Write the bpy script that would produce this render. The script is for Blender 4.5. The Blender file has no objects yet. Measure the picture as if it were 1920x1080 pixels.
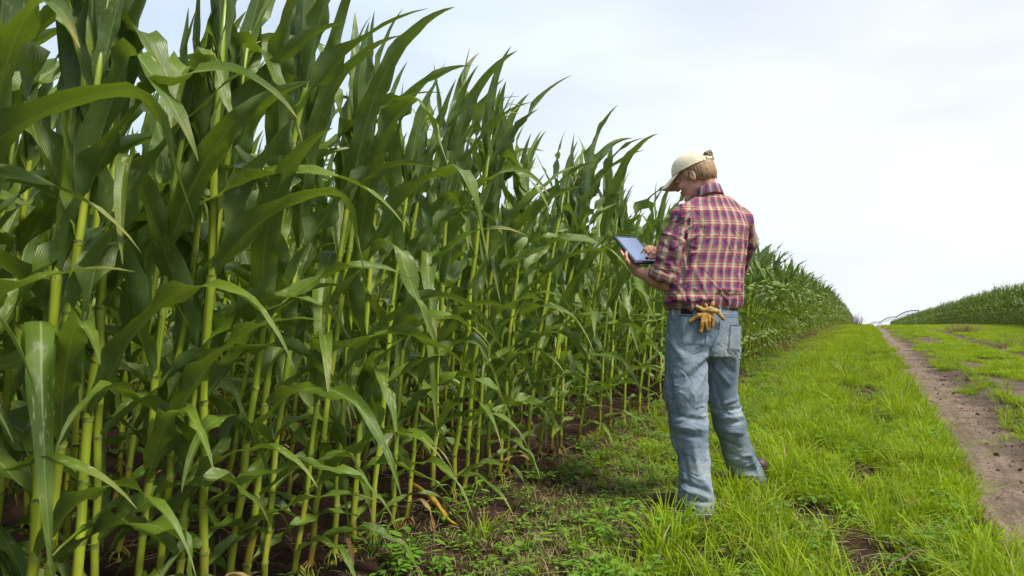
import bpy, math, random
import numpy as np
from mathutils import Vector, Matrix

rng = np.random.default_rng(7)
random.seed(7)
SC = bpy.context.scene
R = math.radians

# ------------------------------------------------------------------ camera
YAW = R(27.1); PITCH = R(2.237); FOC = 1280.0
cd = bpy.data.cameras.new('camera'); cam = bpy.data.objects.new('camera', cd)
SC.collection.objects.link(cam); SC.camera = cam
cd.lens = 24; cd.sensor_width = 36; cd.clip_start = .05; cd.clip_end = 3000
cam.location = (0, 0, 1.0); cam.rotation_euler = (math.pi / 2 + PITCH, 0, YAW)
cd.dof.use_dof = True; cd.dof.focus_distance = 3.7; cd.dof.aperture_fstop = 9.0

# ------------------------------------------------------------------ sky and sun
SUN_EL, SUN_AZ = R(56), R(98)          # azimuth from +Y clockwise (towards +X)
w = bpy.data.worlds.new('World'); SC.world = w; w.use_nodes = True
nt = w.node_tree; nt.nodes.clear()
def wn(t, **k):
    n = nt.nodes.new(t)
    for a, b in k.items(): setattr(n, a, b)
    return n
wl = nt.links.new
tc = wn('ShaderNodeTexCoord'); sep = wn('ShaderNodeSeparateXYZ'); wl(tc.outputs['Generated'], sep.inputs[0])
mx = wn('ShaderNodeMath', operation='MAXIMUM'); wl(sep.outputs[2], mx.inputs[0]); mx.inputs[1].default_value = .012
cmb = wn('ShaderNodeCombineXYZ'); wl(sep.outputs[0], cmb.inputs[0]); wl(sep.outputs[1], cmb.inputs[1]); wl(mx.outputs[0], cmb.inputs[2])
sky = wn('ShaderNodeTexSky'); sky.sky_type = 'NISHITA'; sky.sun_disc = False
sky.sun_elevation = SUN_EL; sky.sun_rotation = SUN_AZ; sky.dust_density = 2.0
wl(cmb.outputs[0], sky.inputs[0])
sm = wn('ShaderNodeMix', data_type='RGBA', blend_type='MULTIPLY'); sm.inputs[0].default_value = 1
wl(sky.outputs[0], sm.inputs[6]); sm.inputs[7].default_value = (.10, .10, .10, 1)
# thin cloud sheet: white veil, a little thinner high up on the left
nz = wn('ShaderNodeTexNoise'); nz.inputs['Scale'].default_value = 1.6; nz.inputs['Detail'].default_value = 5
mp = wn('ShaderNodeMapping'); mp.inputs['Scale'].default_value = (1, 1, 3.2); wl(cmb.outputs[0], mp.inputs[0]); wl(mp.outputs[0], nz.inputs[0])
rmp = wn('ShaderNodeMapRange'); rmp.inputs[1].default_value = .34; rmp.inputs[2].default_value = .62
rmp.inputs[3].default_value = .66; rmp.inputs[4].default_value = .97; wl(nz.outputs[0], rmp.inputs[0])
dirn = wn('ShaderNodeVectorMath', operation='DOT_PRODUCT'); wl(tc.outputs['Generated'], dirn.inputs[0])
dirn.inputs[1].default_value = (.55, .83, .0)
dr = wn('ShaderNodeMapRange'); dr.inputs[1].default_value = .2; dr.inputs[2].default_value = .95; dr.inputs[3].default_value = 0; dr.inputs[4].default_value = 1
wl(dirn.outputs['Value'], dr.inputs[0])
veil = wn('ShaderNodeMix', data_type='RGBA'); wl(dr.outputs[0], veil.inputs[0])
veil.inputs[6].default_value = (.74, .87, 1.03, 1); veil.inputs[7].default_value = (.95, .985, 1.03, 1)
mixc = wn('ShaderNodeMix', data_type='RGBA'); wl(rmp.outputs[0], mixc.inputs[0]); wl(sm.outputs[2], mixc.inputs[6]); wl(veil.outputs[2], mixc.inputs[7])
bg = wn('ShaderNodeBackground'); wl(mixc.outputs[2], bg.inputs[0]); bg.inputs[1].default_value = .84
wo = wn('ShaderNodeOutputWorld'); wl(bg.outputs[0], wo.inputs[0])
sd = bpy.data.lights.new('sun', 'SUN'); sun = bpy.data.objects.new('sun', sd); SC.collection.objects.link(sun)
sd.energy = 3.9; sd.angle = R(13); sd.color = (1, .95, .86)
sun.rotation_euler = Vector((math.sin(SUN_AZ) * math.cos(SUN_EL), math.cos(SUN_AZ) * math.cos(SUN_EL), math.sin(SUN_EL))).to_track_quat('Z', 'Y').to_euler()
SC.view_settings.view_transform = 'Standard'; SC.view_settings.look = 'None'
SC.view_settings.exposure = 0.40; SC.view_settings.gamma = 1
SC.render.engine = 'CYCLES'; SC.cycles.max_bounces = 6; SC.cycles.diffuse_bounces = 3; SC.cycles.transmission_bounces = 4
SC.cycles.use_denoising = True

# ------------------------------------------------------------------ helpers
FH = np.array([-math.sin(YAW), math.cos(YAW), 0.]); RH = np.array([math.cos(YAW), math.sin(YAW), 0.]); UP = np.array([0, 0, 1.])
def P(px, py, D):
    """point seen at photo pixel (px,py) at horizontal depth D"""
    fw = FH * math.cos(PITCH) + UP * math.sin(PITCH); up = -FH * math.sin(PITCH) + UP * math.cos(PITCH)
    d = fw + RH * (px - 960) / FOC + up * (540 - py) / FOC
    return np.array([0, 0, 1.]) + d * D / d.dot(FH)

def tag(o, label=None, cat=None, group=None, kind=None):
    if label: o['label'] = label
    if cat: o['category'] = cat
    if group: o['group'] = group
    if kind: o['kind'] = kind
    return o
def link(o, parent=None):
    SC.collection.objects.link(o)
    if parent is not None: o.parent = parent
    return o
def empty(name, loc, **k):
    o = bpy.data.objects.new(name, None); o.location = [float(c) for c in loc]; o.empty_display_size = .1
    link(o); return tag(o, **k)
def mesh(name, v, f, mats=(), uv=None, smooth=True, mi=None):
    """f: list of index tuples or (n,4)/(n,3) array; uv: per-vertex (n,2) or per-loop"""
    me = bpy.data.meshes.new(name)
    v = np.asarray(v, float)
    if isinstance(f, np.ndarray): f = f.tolist()
    me.from_pydata(v.tolist(), [], f)
    for m in (mats if isinstance(mats, (list, tuple)) else [mats]): me.materials.append(m)
    if uv is not None:
        uv = np.asarray(uv, np.float32)
        li = np.empty(len(me.loops), np.int32); me.loops.foreach_get('vertex_index', li)
        l = me.uv_layers.new(name='UVMap')
        l.data.foreach_set('uv', (uv[li] if len(uv) == len(v) else uv).ravel())
    if smooth: me.polygons.foreach_set('use_smooth', np.ones(len(me.polygons), bool))
    if mi is not None: me.polygons.foreach_set('material_index', np.asarray(mi, np.int32))
    me.update(); return me
def obj(name, me, parent=None, loc=None, **k):
    o = bpy.data.objects.new(name, me)
    if loc is not None: o.location = [float(c) for c in loc]
    link(o, parent); return tag(o, **k)
class MB:
    """collects pieces into one mesh"""
    def __init__(s): s.v = []; s.f = []; s.u = []; s.m = []; s.n = 0
    def add(s, v, f, u=None, m=0):
        v = np.asarray(v, float); s.v.append(v)
        s.f += [tuple(int(i) + s.n for i in q) for q in f]; s.m += [m] * len(f)
        s.u.append(np.zeros((len(v), 2)) if u is None else np.asarray(u, float)); s.n += len(v)
    def me(s, name, mats, smooth=True):
        return mesh(name, np.concatenate(s.v), s.f, mats, np.concatenate(s.u), smooth, s.m)
def grid_faces(nr, nc, closed=False):
    f = []
    for i in range(nr - 1):
        for j in range(nc if closed else nc - 1):
            a = i * nc + j; b = i * nc + (j + 1) % nc
            f.append((a, b, b + nc, a + nc))
    return f
def frames(pts):
    pts = np.asarray(pts, float); t = np.gradient(pts, axis=0); t /= np.linalg.norm(t, axis=1)[:, None] + 1e-9
    n = np.zeros_like(t); a = np.array([0, 0, 1.]) if abs(t[0][2]) < .9 else np.array([1., 0, 0])
    n[0] = np.cross(t[0], a); n[0] /= np.linalg.norm(n[0])
    for i in range(1, len(t)):
        n[i] = n[i - 1] - t[i] * n[i - 1].dot(t[i]); n[i] /= np.linalg.norm(n[i]) + 1e-9
    return t, n, np.cross(t, n)
def tube(pts, rad, ns=8, cap=True):
    pts = np.asarray(pts, float); rad = np.broadcast_to(np.asarray(rad, float), (len(pts),))
    t, n, b = frames(pts); a = np.arange(ns) / ns * 2 * np.pi
    v = pts[:, None] + rad[:, None, None] * (np.cos(a)[None, :, None] * n[:, None] + np.sin(a)[None, :, None] * b[:, None])
    L = np.concatenate([[0], np.cumsum(np.linalg.norm(np.diff(pts, axis=0), axis=1))])
    uv = np.stack(np.broadcast_arrays(a[None] / 6.283, L[:, None]), -1).reshape(-1, 2)
    f = grid_faces(len(pts), ns, True)
    if cap: f += [tuple(range(ns))[::-1], tuple((len(pts) - 1) * ns + i for i in range(ns))]
    return v.reshape(-1, 3), f, uv

def _h(i, j, k, s):
    n = (i * 374761393 + j * 668265263 + k * 2147483647 + s * 1274126177) & 0xffffffff
    n = ((n ^ (n >> 13)) * 1274126177) & 0xffffffff
    return ((n ^ (n >> 16)) & 0xffff) / 32767.5 - 1
def noise(p, s=0):
    p = np.asarray(p, float)
    if p.shape[-1] == 2: p = np.concatenate([p, np.zeros(p.shape[:-1] + (1,))], -1)
    i = np.floor(p).astype(np.int64); f = p - i; f = f * f * (3 - 2 * f); r = 0
    for a in (0, 1):
        for b in (0, 1):
            for c in (0, 1):
                wt = (f[..., 0] if a else 1 - f[..., 0]) * (f[..., 1] if b else 1 - f[..., 1]) * (f[..., 2] if c else 1 - f[..., 2])
                r = r + wt * _h(i[..., 0] + a, i[..., 1] + b, i[..., 2] + c, s)
    return r
def fbm(p, o=4, s=0):
    p = np.asarray(p, float); r = 0; a = 1
    for k in range(o): r = r + a * noise(p * 2 ** k, s + k * 17); a *= .5
    return r / 2

# ------------------------------------------------------------------ materials
class Mat:
    def __init__(s, name):
        s.m = bpy.data.materials.new(name); s.m.use_nodes = True; s.t = s.m.node_tree; s.b = s.t.nodes['Principled BSDF']
        s.out = s.t.nodes['Material Output']
    def n(s, t, **k):
        n = s.t.nodes.new(t)
        for a, b in k.items(): setattr(n, a, b)
        return n
    def l(s, a, b): s.t.links.new(a, b)
    def val(s, sock, v):
        if hasattr(v, 'is_output') or isinstance(v, bpy.types.NodeSocket): s.l(v, sock)
        else: sock.default_value = v
    def math(s, op, a, b=0., c=None):
        n = s.n('ShaderNodeMath', operation=op); s.val(n.inputs[0], a); s.val(n.inputs[1], b)
        if c is not None: s.val(n.inputs[2], c)
        return n.outputs[0]
    def mix(s, f, a, b, bt='MIX'):
        n = s.n('ShaderNodeMix', data_type='RGBA', blend_type=bt); s.val(n.inputs[0], f)
        for i, c in ((6, a), (7, b)):
            if isinstance(c, bpy.types.NodeSocket): s.l(c, n.inputs[i])
            else: n.inputs[i].default_value = (*c[:3], 1)
        return n.outputs[2]
    def ramp(s, f, stops, interp='LINEAR'):
        n = s.n('ShaderNodeValToRGB'); e = n.color_ramp.elements; n.color_ramp.interpolation = interp
        while len(e) < len(stops): e.new(.5)
        for x, (p_, c) in zip(e, stops):
            x.position = p_; x.color = (*c, 1) if len(c) == 3 else c
        s.l(f, n.inputs[0]); return n.outputs[0]
    def noise(s, vec, scale, detail=4, rough=.55, out=0):
        n = s.n('ShaderNodeTexNoise'); n.inputs['Scale'].default_value = scale; n.inputs['Detail'].default_value = detail
        n.inputs['Roughness'].default_value = rough
        if vec is not None: s.l(vec, n.inputs['Vector'])
        return n.outputs[out]
    def mapr(s, f, a, b, c=0., d=1.):
        n = s.n('ShaderNodeMapRange'); s.l(f, n.inputs[0])
        for i, v in enumerate((a, b, c, d)): n.inputs[i + 1].default_value = v
        return n.outputs[0]
    def scale(s, vec, sc):
        n = s.n('ShaderNodeMapping'); s.l(vec, n.inputs[0]); n.inputs['Scale'].default_value = sc; return n.outputs[0]
    def bump(s, h, strength=.3, dist=.01):
        n = s.n('ShaderNodeBump'); s.l(h, n.inputs['Height']); n.inputs['Strength'].default_value = strength; n.inputs['Distance'].default_value = dist
        s.l(n.outputs[0], s.b.inputs['Normal']); return n.outputs[0]
    def base(s, c, rough=.6, spec=.5):
        s.val(s.b.inputs['Base Color'], c if isinstance(c, bpy.types.NodeSocket) else (*c, 1))
        s.val(s.b.inputs['Roughness'], rough); s.b.inputs['Specular IOR Level'].default_value = spec
    def translucent(s, col, fac, nrm=None):
        t = s.n('ShaderNodeBsdfTranslucent'); s.val(t.inputs[0], col if isinstance(col, bpy.types.NodeSocket) else (*col, 1))
        if nrm is not None: s.l(nrm, t.inputs['Normal'])
        mxs = s.n('ShaderNodeMixShader'); s.val(mxs.inputs[0], fac)
        s.l(s.b.outputs[0], mxs.inputs[1]); s.l(t.outputs[0], mxs.inputs[2]); s.l(mxs.outputs[0], s.out.inputs[0])
def simple(name, col, rough=.6, nscale=30, namp=.25, spec=.4, bump=.15, metal=0):
    m = Mat(name); tcx = m.n('ShaderNodeTexCoord').outputs['Object']
    n = m.noise(tcx, nscale); k = m.mapr(n, .3, .7, 1 - namp, 1 + namp)
    mm = m.n('ShaderNodeVectorMath', operation='SCALE'); mm.inputs[0].default_value = col; m.l(k, mm.inputs['Scale'])
    m.base(mm.outputs[0], rough, spec); m.b.inputs['Metallic'].default_value = metal
    if bump: m.bump(m.noise(tcx, nscale * 4), bump, .003)
    return m.m

def leaf_material(dry=False):
    m = Mat('dry_leaf' if dry else 'corn_leaf')
    uvn = m.n('ShaderNodeUVMap').outputs[0]; sp = m.n('ShaderNodeSeparateXYZ'); m.l(uvn, sp.inputs[0])
    u, v = sp.outputs[0], sp.outputs[1]
    rnd = m.n('ShaderNodeObjectInfo').outputs['Random']
    geo = m.n('ShaderNodeNewGeometry'); pos = geo.outputs['Position']
    au = m.math('ABSOLUTE', m.math('SUBTRACT', u, .5))
    big = m.noise(pos, 5.0, 3)
    if dry:
        c = m.ramp(big, [(.3, (.20, .10, .035)), (.5, (.32, .20, .06)), (.7, (.38, .30, .13))])
    else:
        c1 = m.mix(rnd, (.040, .084, .005), (.108, .172, .008))
        c = m.mix(m.mapr(big, .35, .7), c1, (.130, .195, .010))
        # parallel veins
        vn = m.noise(m.scale(uvn, (46, 1.5, 1)), 1.0, 2)
        c = m.mix(m.mapr(vn, .45, .62, 0, .35), c, (.145, .215, .035))
        # midrib
        rib = m.mapr(au, .018, .045, 1, 0)
        rib = m.math('MULTIPLY', rib, m.mapr(v, .05, 1.0, 1, .35))
        c = m.mix(m.math('MULTIPLY', rib, .8), c, (.34, .42, .13))
        # collar end is lighter, margins and tips of some leaves scarred
        c = m.mix(m.mapr(v, 0, .20, .8, 0), c, (.20, .28, .025))
        sc = m.noise(m.scale(uvn, (9, 26, 1)), 1.0, 4)
        sc2 = m.noise(pos, 9.0, 2)
        scar = m.math('MULTIPLY', m.mapr(sc, .57, .63), m.mapr(sc2, .52, .60))
        c = m.mix(m.math('MULTIPLY', scar, .8), c, (.42, .42, .20))
        tipf = m.math('MULTIPLY', m.mapr(v, .80, 1.0, 0, 1), m.mapr(m.noise(pos, 6.0, 2), .45, .62)); c = m.mix(m.math('MULTIPLY', tipf, .8), c, (.36, .29, .09))
        # paler bluish underside
        c = m.mix(m.math('MULTIPLY', geo.outputs['Backfacing'], .45), c, (.10, .16, .075))
        vnb = m.math('SINE', m.math('MULTIPLY', u, 150.))
        nr = m.bump(m.math('ADD', m.math('MULTIPLY', vnb, .16), m.math('MULTIPLY', m.noise(pos, 22.0, 2), 2.2)), .35, .004)
    m.base(c, .36 if not dry else .8, .5)
    if not dry:
        m.val(m.b.inputs['Roughness'], m.mapr(m.noise(pos, 14.0, 2), .3, .7, .33, .50))
        tr = m.mix(.55, c, (.36, .52, .008))
        m.translucent(tr, .23, nr)
    else: m.translucent(c, .25)
    return m.m
def stalk_material():
    m = Mat('corn_stalk'); uvn = m.n('ShaderNodeUVMap').outputs[0]; sp = m.n('ShaderNodeSeparateXYZ'); m.l(uvn, sp.inputs[0])
    z = sp.outputs[1]; rnd = m.n('ShaderNodeObjectInfo').outputs['Random']
    pos = m.n('ShaderNodeNewGeometry').outputs['Position']
    n = m.noise(m.scale(pos, (1, 1, .35)), 9.0, 4)
    c = m.mix(m.mapr(n, .35, .68), (.20, .285, .016), (.38, .435, .028))
    c = m.mix(m.mapr(z, 1.2, 2.0, 0, .75), c, (.13, .24, .02))
    br = m.math('MULTIPLY', m.mapr(z, .06, .38, 1, 0), m.mapr(m.noise(pos, 11.0, 3), .30, .52))
    c = m.mix(m.math('MULTIPLY', br, m.mapr(rnd, 0, 1, .45, 1)), c, (.20, .085, .022))
    st = m.noise(m.scale(uvn, (40, 3, 1)), 1.0, 2)
    c = m.mix(m.mapr(st, .5, .7, 0, .35), c, (.52, .56, .12))
    m.base(c, .38, .5); m.bump(st, .2, .002)
    return m.m
def grass_material(name, a, b, tipc=(.38, .50, .05), dry=0.06):
    m = Mat(name); uvn = m.n('ShaderNodeUVMap').outputs[0]; sp = m.n('ShaderNodeSeparateXYZ'); m.l(uvn, sp.inputs[0])
    rnd = m.n('ShaderNodeObjectInfo').outputs['Random']; pos = m.n('ShaderNodeNewGeometry').outputs['Position']
    c = m.mix(rnd, a, b)
    c = m.mix(m.mapr(m.noise(pos, 1.3, 3), .38, .64, 0, .75), c, b)
    c = m.mix(m.mapr(m.noise(pos, .55, 3), .48, .66, 0, .6), c, (a[0] * .8, a[1] * .58, a[2] * 2))
    c = m.mix(m.mapr(m.noise(pos, 3.4, 3), .56, .70, 0, .6), c, (.26, .24, .07))
    c = m.mix(m.mapr(sp.outputs[1], .3, 1, 0, .45), c, tipc)
    dn = m.math('GREATER_THAN', m.noise(pos, 37.0, 1), 1 - .30 - dry)
    c = m.mix(m.math('MULTIPLY', dn, .75), c, (.42, .34, .14))
    m.base(c, .6, .2); m.translucent(m.mix(.35, c, (.48, .62, .005)), .36)
    return m.m
def soil_material(name, dark, mid, light, track=False):
    m = Mat(name); pos = m.n('ShaderNodeNewGeometry').outputs['Position']
    a = m.noise(pos, 2.1, 5); b = m.noise(pos, 17, 6, .65); g = m.noise(pos, 90, 3, .7)
    c = m.ramp(a, [(.30, dark), (.52, mid), (.72, light)])
    c = m.mix(m.mapr(b, .35, .7, 0, .6), c, tuple(x * .55 for x in mid), 'MIX')
    c = m.mix(m.mapr(g, .55, .72, 0, .4), c, tuple(min(1, x * 1.6) for x in light))
    if track:
        sp = m.n('ShaderNodeSeparateXYZ'); m.l(pos, sp.inputs[0])
        wob = m.math('ADD', sp.outputs[0], m.mapr(m.noise(pos, .9, 4), .3, .7, -.22, .22))
        k = m.mapr(wob, .92, 1.10, 0, 1)
        c = m.mix(m.math('MULTIPLY', k, .85), c, tuple(x * .62 for x in dark))
    m.base(c, .95, .15)
    if track:
        lg = m.noise(m.scale(pos, (9, 1.2, 1)), 2.0, 4, .6); c = m.mix(m.mapr(lg, .40, .62, 0, .6), c, tuple(x * .66 for x in dark)); sp2 = m.noise(pos, 45, 4, .7); c = m.mix(m.mapr(sp2, .52, .66, 0, .65), c, tuple(x * .5 for x in dark)); c = m.mix(m.mapr(m.noise(pos, 60, 2), .60, .70, 0, .5), c, (.50, .40, .30)); m.val(m.b.inputs['Base Color'], c)
    hh = m.math('ADD', m.math('MULTIPLY', b, 1.0), m.math('MULTIPLY', g, .5))
    m.bump(hh, 1.0, .04); return m.m

M_LEAF, M_DRY, M_STALK = leaf_material(), leaf_material(True), stalk_material()
M_COLLAR = simple('leaf_collar', (.27, .31, .06), .7, 60, .5)
M_TASSEL = simple('tassel', (.42, .44, .14), .7)
M_GRASS = grass_material('grass_blade', (.115, .225, .006), (.285, .395, .005), (.37, .46, .02), 0.0)
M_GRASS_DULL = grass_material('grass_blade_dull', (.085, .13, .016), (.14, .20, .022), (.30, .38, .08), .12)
M_WEED = grass_material('weed_leaf', (.11, .25, .022), (.17, .33, .03), (.25, .42, .08), 0.0)
M_STRAW = simple('straw', (.27, .21, .11), .8)
M_TWIG = simple('twig', (.16, .11, .075), .85)
M_SOIL = soil_material('soil', (.030, .014, .009), (.055, .028, .017), (.10, .055, .033))
M_TRACK = soil_material('packed_soil', (.165, .115, .078), (.32, .228, .160), (.46, .34, .245), True)
M_TRACK2 = soil_material('packed_soil_dark', (.10, .066, .055), (.16, .11, .09), (.24, .165, .13))

# ------------------------------------------------------------------ ground
_cy = np.array([-400, -50, 4, 8, 16, 30, 42, 50, 60, 80, 140, 700.]); _cz = np.array([0, 0, 0, .05, .17, .27, .30, .27, .15, -.20, -1.35, -14.])
_ty = np.concatenate([np.arange(-60, 200, .5)]); _tz = np.interp(_ty, _cy, _cz)
_k = np.hanning(17); _k /= _k.sum(); _tz = np.convolve(np.pad(_tz, 8, 'edge'), _k, 'valid')
def zg(x, y, micro=True):
    x = np.asarray(x, float); y = np.asarray(y, float)
    z = np.where(y > 190, np.interp(y, _cy, _cz), np.interp(y, _ty, _tz))
    z = z + np.interp(x, [-2, 3.5, 4.5, 7.4, 12, 40], [0, 0, .03, .10, .22, .5]) * np.interp(y, [5, 30], [.4, 1])
    # wheel ruts
    ed = .06 * noise(np.stack([y * .8, y * 0 + 3.3], -1), 5) if x.ndim else 0
    for x0, x1, d in ((.52, 1.34, .05), (2.60, 3.22, .05), (1.50, 2.1, .025)):
        s = np.clip((x - x0 + ed) / .10, 0, 1) * np.clip((x1 - x - ed) / .22, 0, 1)
        z = z - d * s * s * (3 - 2 * s)
    # the ridges the rows were drilled in and the shallow furrow before the first row
    row = (x + 1.85) / .76
    rid = .035 * np.cos(2 * np.pi * row) * np.clip(-(x + 1.3) / .4, 0, 1)
    z = z + np.where(x < -1.3, rid, 0) - .03 * np.exp(-((x + 1.35) / .2) ** 2)
    z = z + .02 * np.exp(-((x + .35) / .25) ** 2) - .05 * np.exp(-((x - .12) / .10) ** 2)
    if micro:
        fade = np.interp(np.hypot(x, y), [10, 40], [1, .3])
        pp = np.stack(np.broadcast_arrays(x, y), -1)
        inrut = ((x > .6) & (x < 1.2))
        z = z + fade * (.018 * fbm(pp * 1.7, 3, 3) + np.where(inrut, .014, .016) * fbm(pp * 7, 3, 9))
        for bx, by, br, bd in ((-.28, 3.75, .16, .05), (.0, 3.3, .17, .04), (.12, 3.0, .15, .035), (-.6, 4.55, .14, .03)):
            z = z - bd * np.exp(-((x - bx) ** 2 + (y - by) ** 2) / br ** 2)
    return z
def axis(parts):
    r = [np.array([parts[0][0]])]
    for a, b, n, g in parts:
        t = np.linspace(0, 1, n + 1)[1:]; r.append(a + (b - a) * t ** g)
    return np.concatenate(r)
gx = axis([(-7, -3.2, 40, 1), (-3.2, 2.6, 170, 1), (2.6, 9, 90, 1), (9, 400, 34, 3)])
gx = np.concatenate([-7 - np.flip((np.linspace(0, 1, 26)[1:]) ** 3 * 400), gx])
gy = np.concatenate([-1.0 - np.flip(np.linspace(0, 1, 20)[1:] ** 3 * 60), axis([(-1.0, 7, 230, 1), (7, 18, 140, 1), (18, 60, 120, 1.2), (60, 600, 60, 2)])])
GX, GY = np.meshgrid(gx, gy); GZ = zg(GX, GY)
GZ = np.where(np.abs(GX) > 60, zg(GX, GY, False), GZ)
me = mesh('ground', np.stack([GX, GY, GZ], -1).reshape(-1, 3), grid_faces(len(gy), len(gx)), M_SOIL)
obj('ground', me, kind='structure')

def track(name, x0, x1, mat, ya, yb, patch=None):
    ys = np.concatenate([np.arange(ya, 14, .045), np.geomspace(14, yb, 260)]) if ya < 14 else np.geomspace(ya, yb, 200)
    xs = np.linspace(x0 - .12, x1 + .16, 26)
    X, Y = np.meshgrid(xs, ys); pp = np.stack([X, Y], -1)
    e = .07 * fbm(pp * 2.2, 4, 21)
    s = np.minimum((X - x0 + e) / .05, (x1 - X + 2.0 * e) / .10)
    if patch is not None: s = np.minimum(s, patch(pp))
    s = np.clip(s, -1, 1)
    Z = zg(X, Y) + np.where(s > 0, .004, 0) + .012 * np.minimum(s, 0) - np.where(s < 0, .006, 0)
    obj(name, mesh(name, np.stack([X, Y, Z], -1).reshape(-1, 3), grid_faces(len(ys), len(xs)), mat), kind='structure')
track('dirt_track', .52, 1.36, M_TRACK, 0.2, 75)
track('dirt_track', 2.60, 3.22, M_TRACK2, 3, 75)
track('dirt_track', 1.48, 2.16, M_TRACK2, 5, 30, lambda p: (noise(p * np.array([.8, .42]), 31) + .05 + 1.1 * np.exp(-((p[..., 1] - 10.5) / 1.6) ** 2)) * 3)

# ------------------------------------------------------------------ corn
WIND = RH * .9 + FH * .15; WIND /= np.linalg.norm(WIND)
def leaf_mesh(seed, L, W, az, tilt, droop, wind, ruffle, origin, nseg=22, fold=0, dexp=1.6):
    r = np.random.default_rng(seed)
    h = np.array([math.cos(az), math.sin(az), 0])
    d = h * math.sin(tilt) + UP * math.cos(tilt)
    side = np.cross(d, UP); side /= np.linalg.norm(side) + 1e-9
    p = np.array(origin, float) + h * .006; pts = [p]; D_ = [d]; S = [side]
    ds = L / nseg; kink = r.uniform(.45, .8) if fold else 9
    tw = r.normal(0, .9)
    for i in range(nseg):
        t = (i + .5) / nseg
        d = d + ds * (droop * (t ** dexp) * 4.4 * (-UP) + wind * (t ** .8) * 2.4 * WIND + r.normal(0, .25, 3))
        if abs(t - kink) < .06: d = d - UP * .9
        d /= np.linalg.norm(d)
        side = side + .12 * tw * ds * np.cross(d, side) * 6
        side -= d * side.dot(d); side /= np.linalg.norm(side)
        p = p + d * ds; pts.append(p.copy()); D_.append(d.copy()); S.append(side.copy())
    pts, D_, S = map(np.array, (pts, D_, S)); N = np.cross(S, D_)
    t = np.linspace(0, 1, nseg + 1)
    w_ = W * np.clip(.32 + 5.5 * t, 0, 1) * (1 - np.clip((t - .25) / .75, 0, 1) ** 1.7) ** .9 * .5 + .0008
    vee = np.interp(t, [0, .12, .5, 1], [.95, .55, .22, .5])
    f1, f2 = r.uniform(2.2, 4.2, 2); p1, p2 = r.uniform(0, 6.28, 2)
    env = np.sin(np.pi * np.clip(t * 1.15, 0, 1)) ** .7
    rows = []
    xs = np.array([-1, -.55, -.05, .05, .55, 1.])
    for x in xs:
        a = abs(x)
        ruf = ruffle * env * a ** 2 * W * (.55 * np.sin(2 * np.pi * f1 * t + p1) + .25 * np.sin(2 * np.pi * 2.1 * f1 * t + 2 * p1)) if x < 0 else \
              ruffle * env * a ** 2 * W * (.55 * np.sin(2 * np.pi * f2 * t + p2) + .25 * np.sin(2 * np.pi * 1.9 * f2 * t + 2 * p2))
        off = (w_ * x * np.cos(vee))[:, None] * S + (w_ * (a ** 1.25) * np.sin(vee) + ruf)[:, None] * N
        if abs(x) == .05: off = off - .0016 * N * (1 - t)[:, None]
        rows.append(pts + off)
    v = np.stack(rows, 1).reshape(-1, 3)
    uv = np.stack(np.broadcast_arrays((xs * .5 + .5)[None], t[:, None]), -1).reshape(-1, 2)
    return v, grid_faces(nseg + 1, len(xs)), uv
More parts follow.
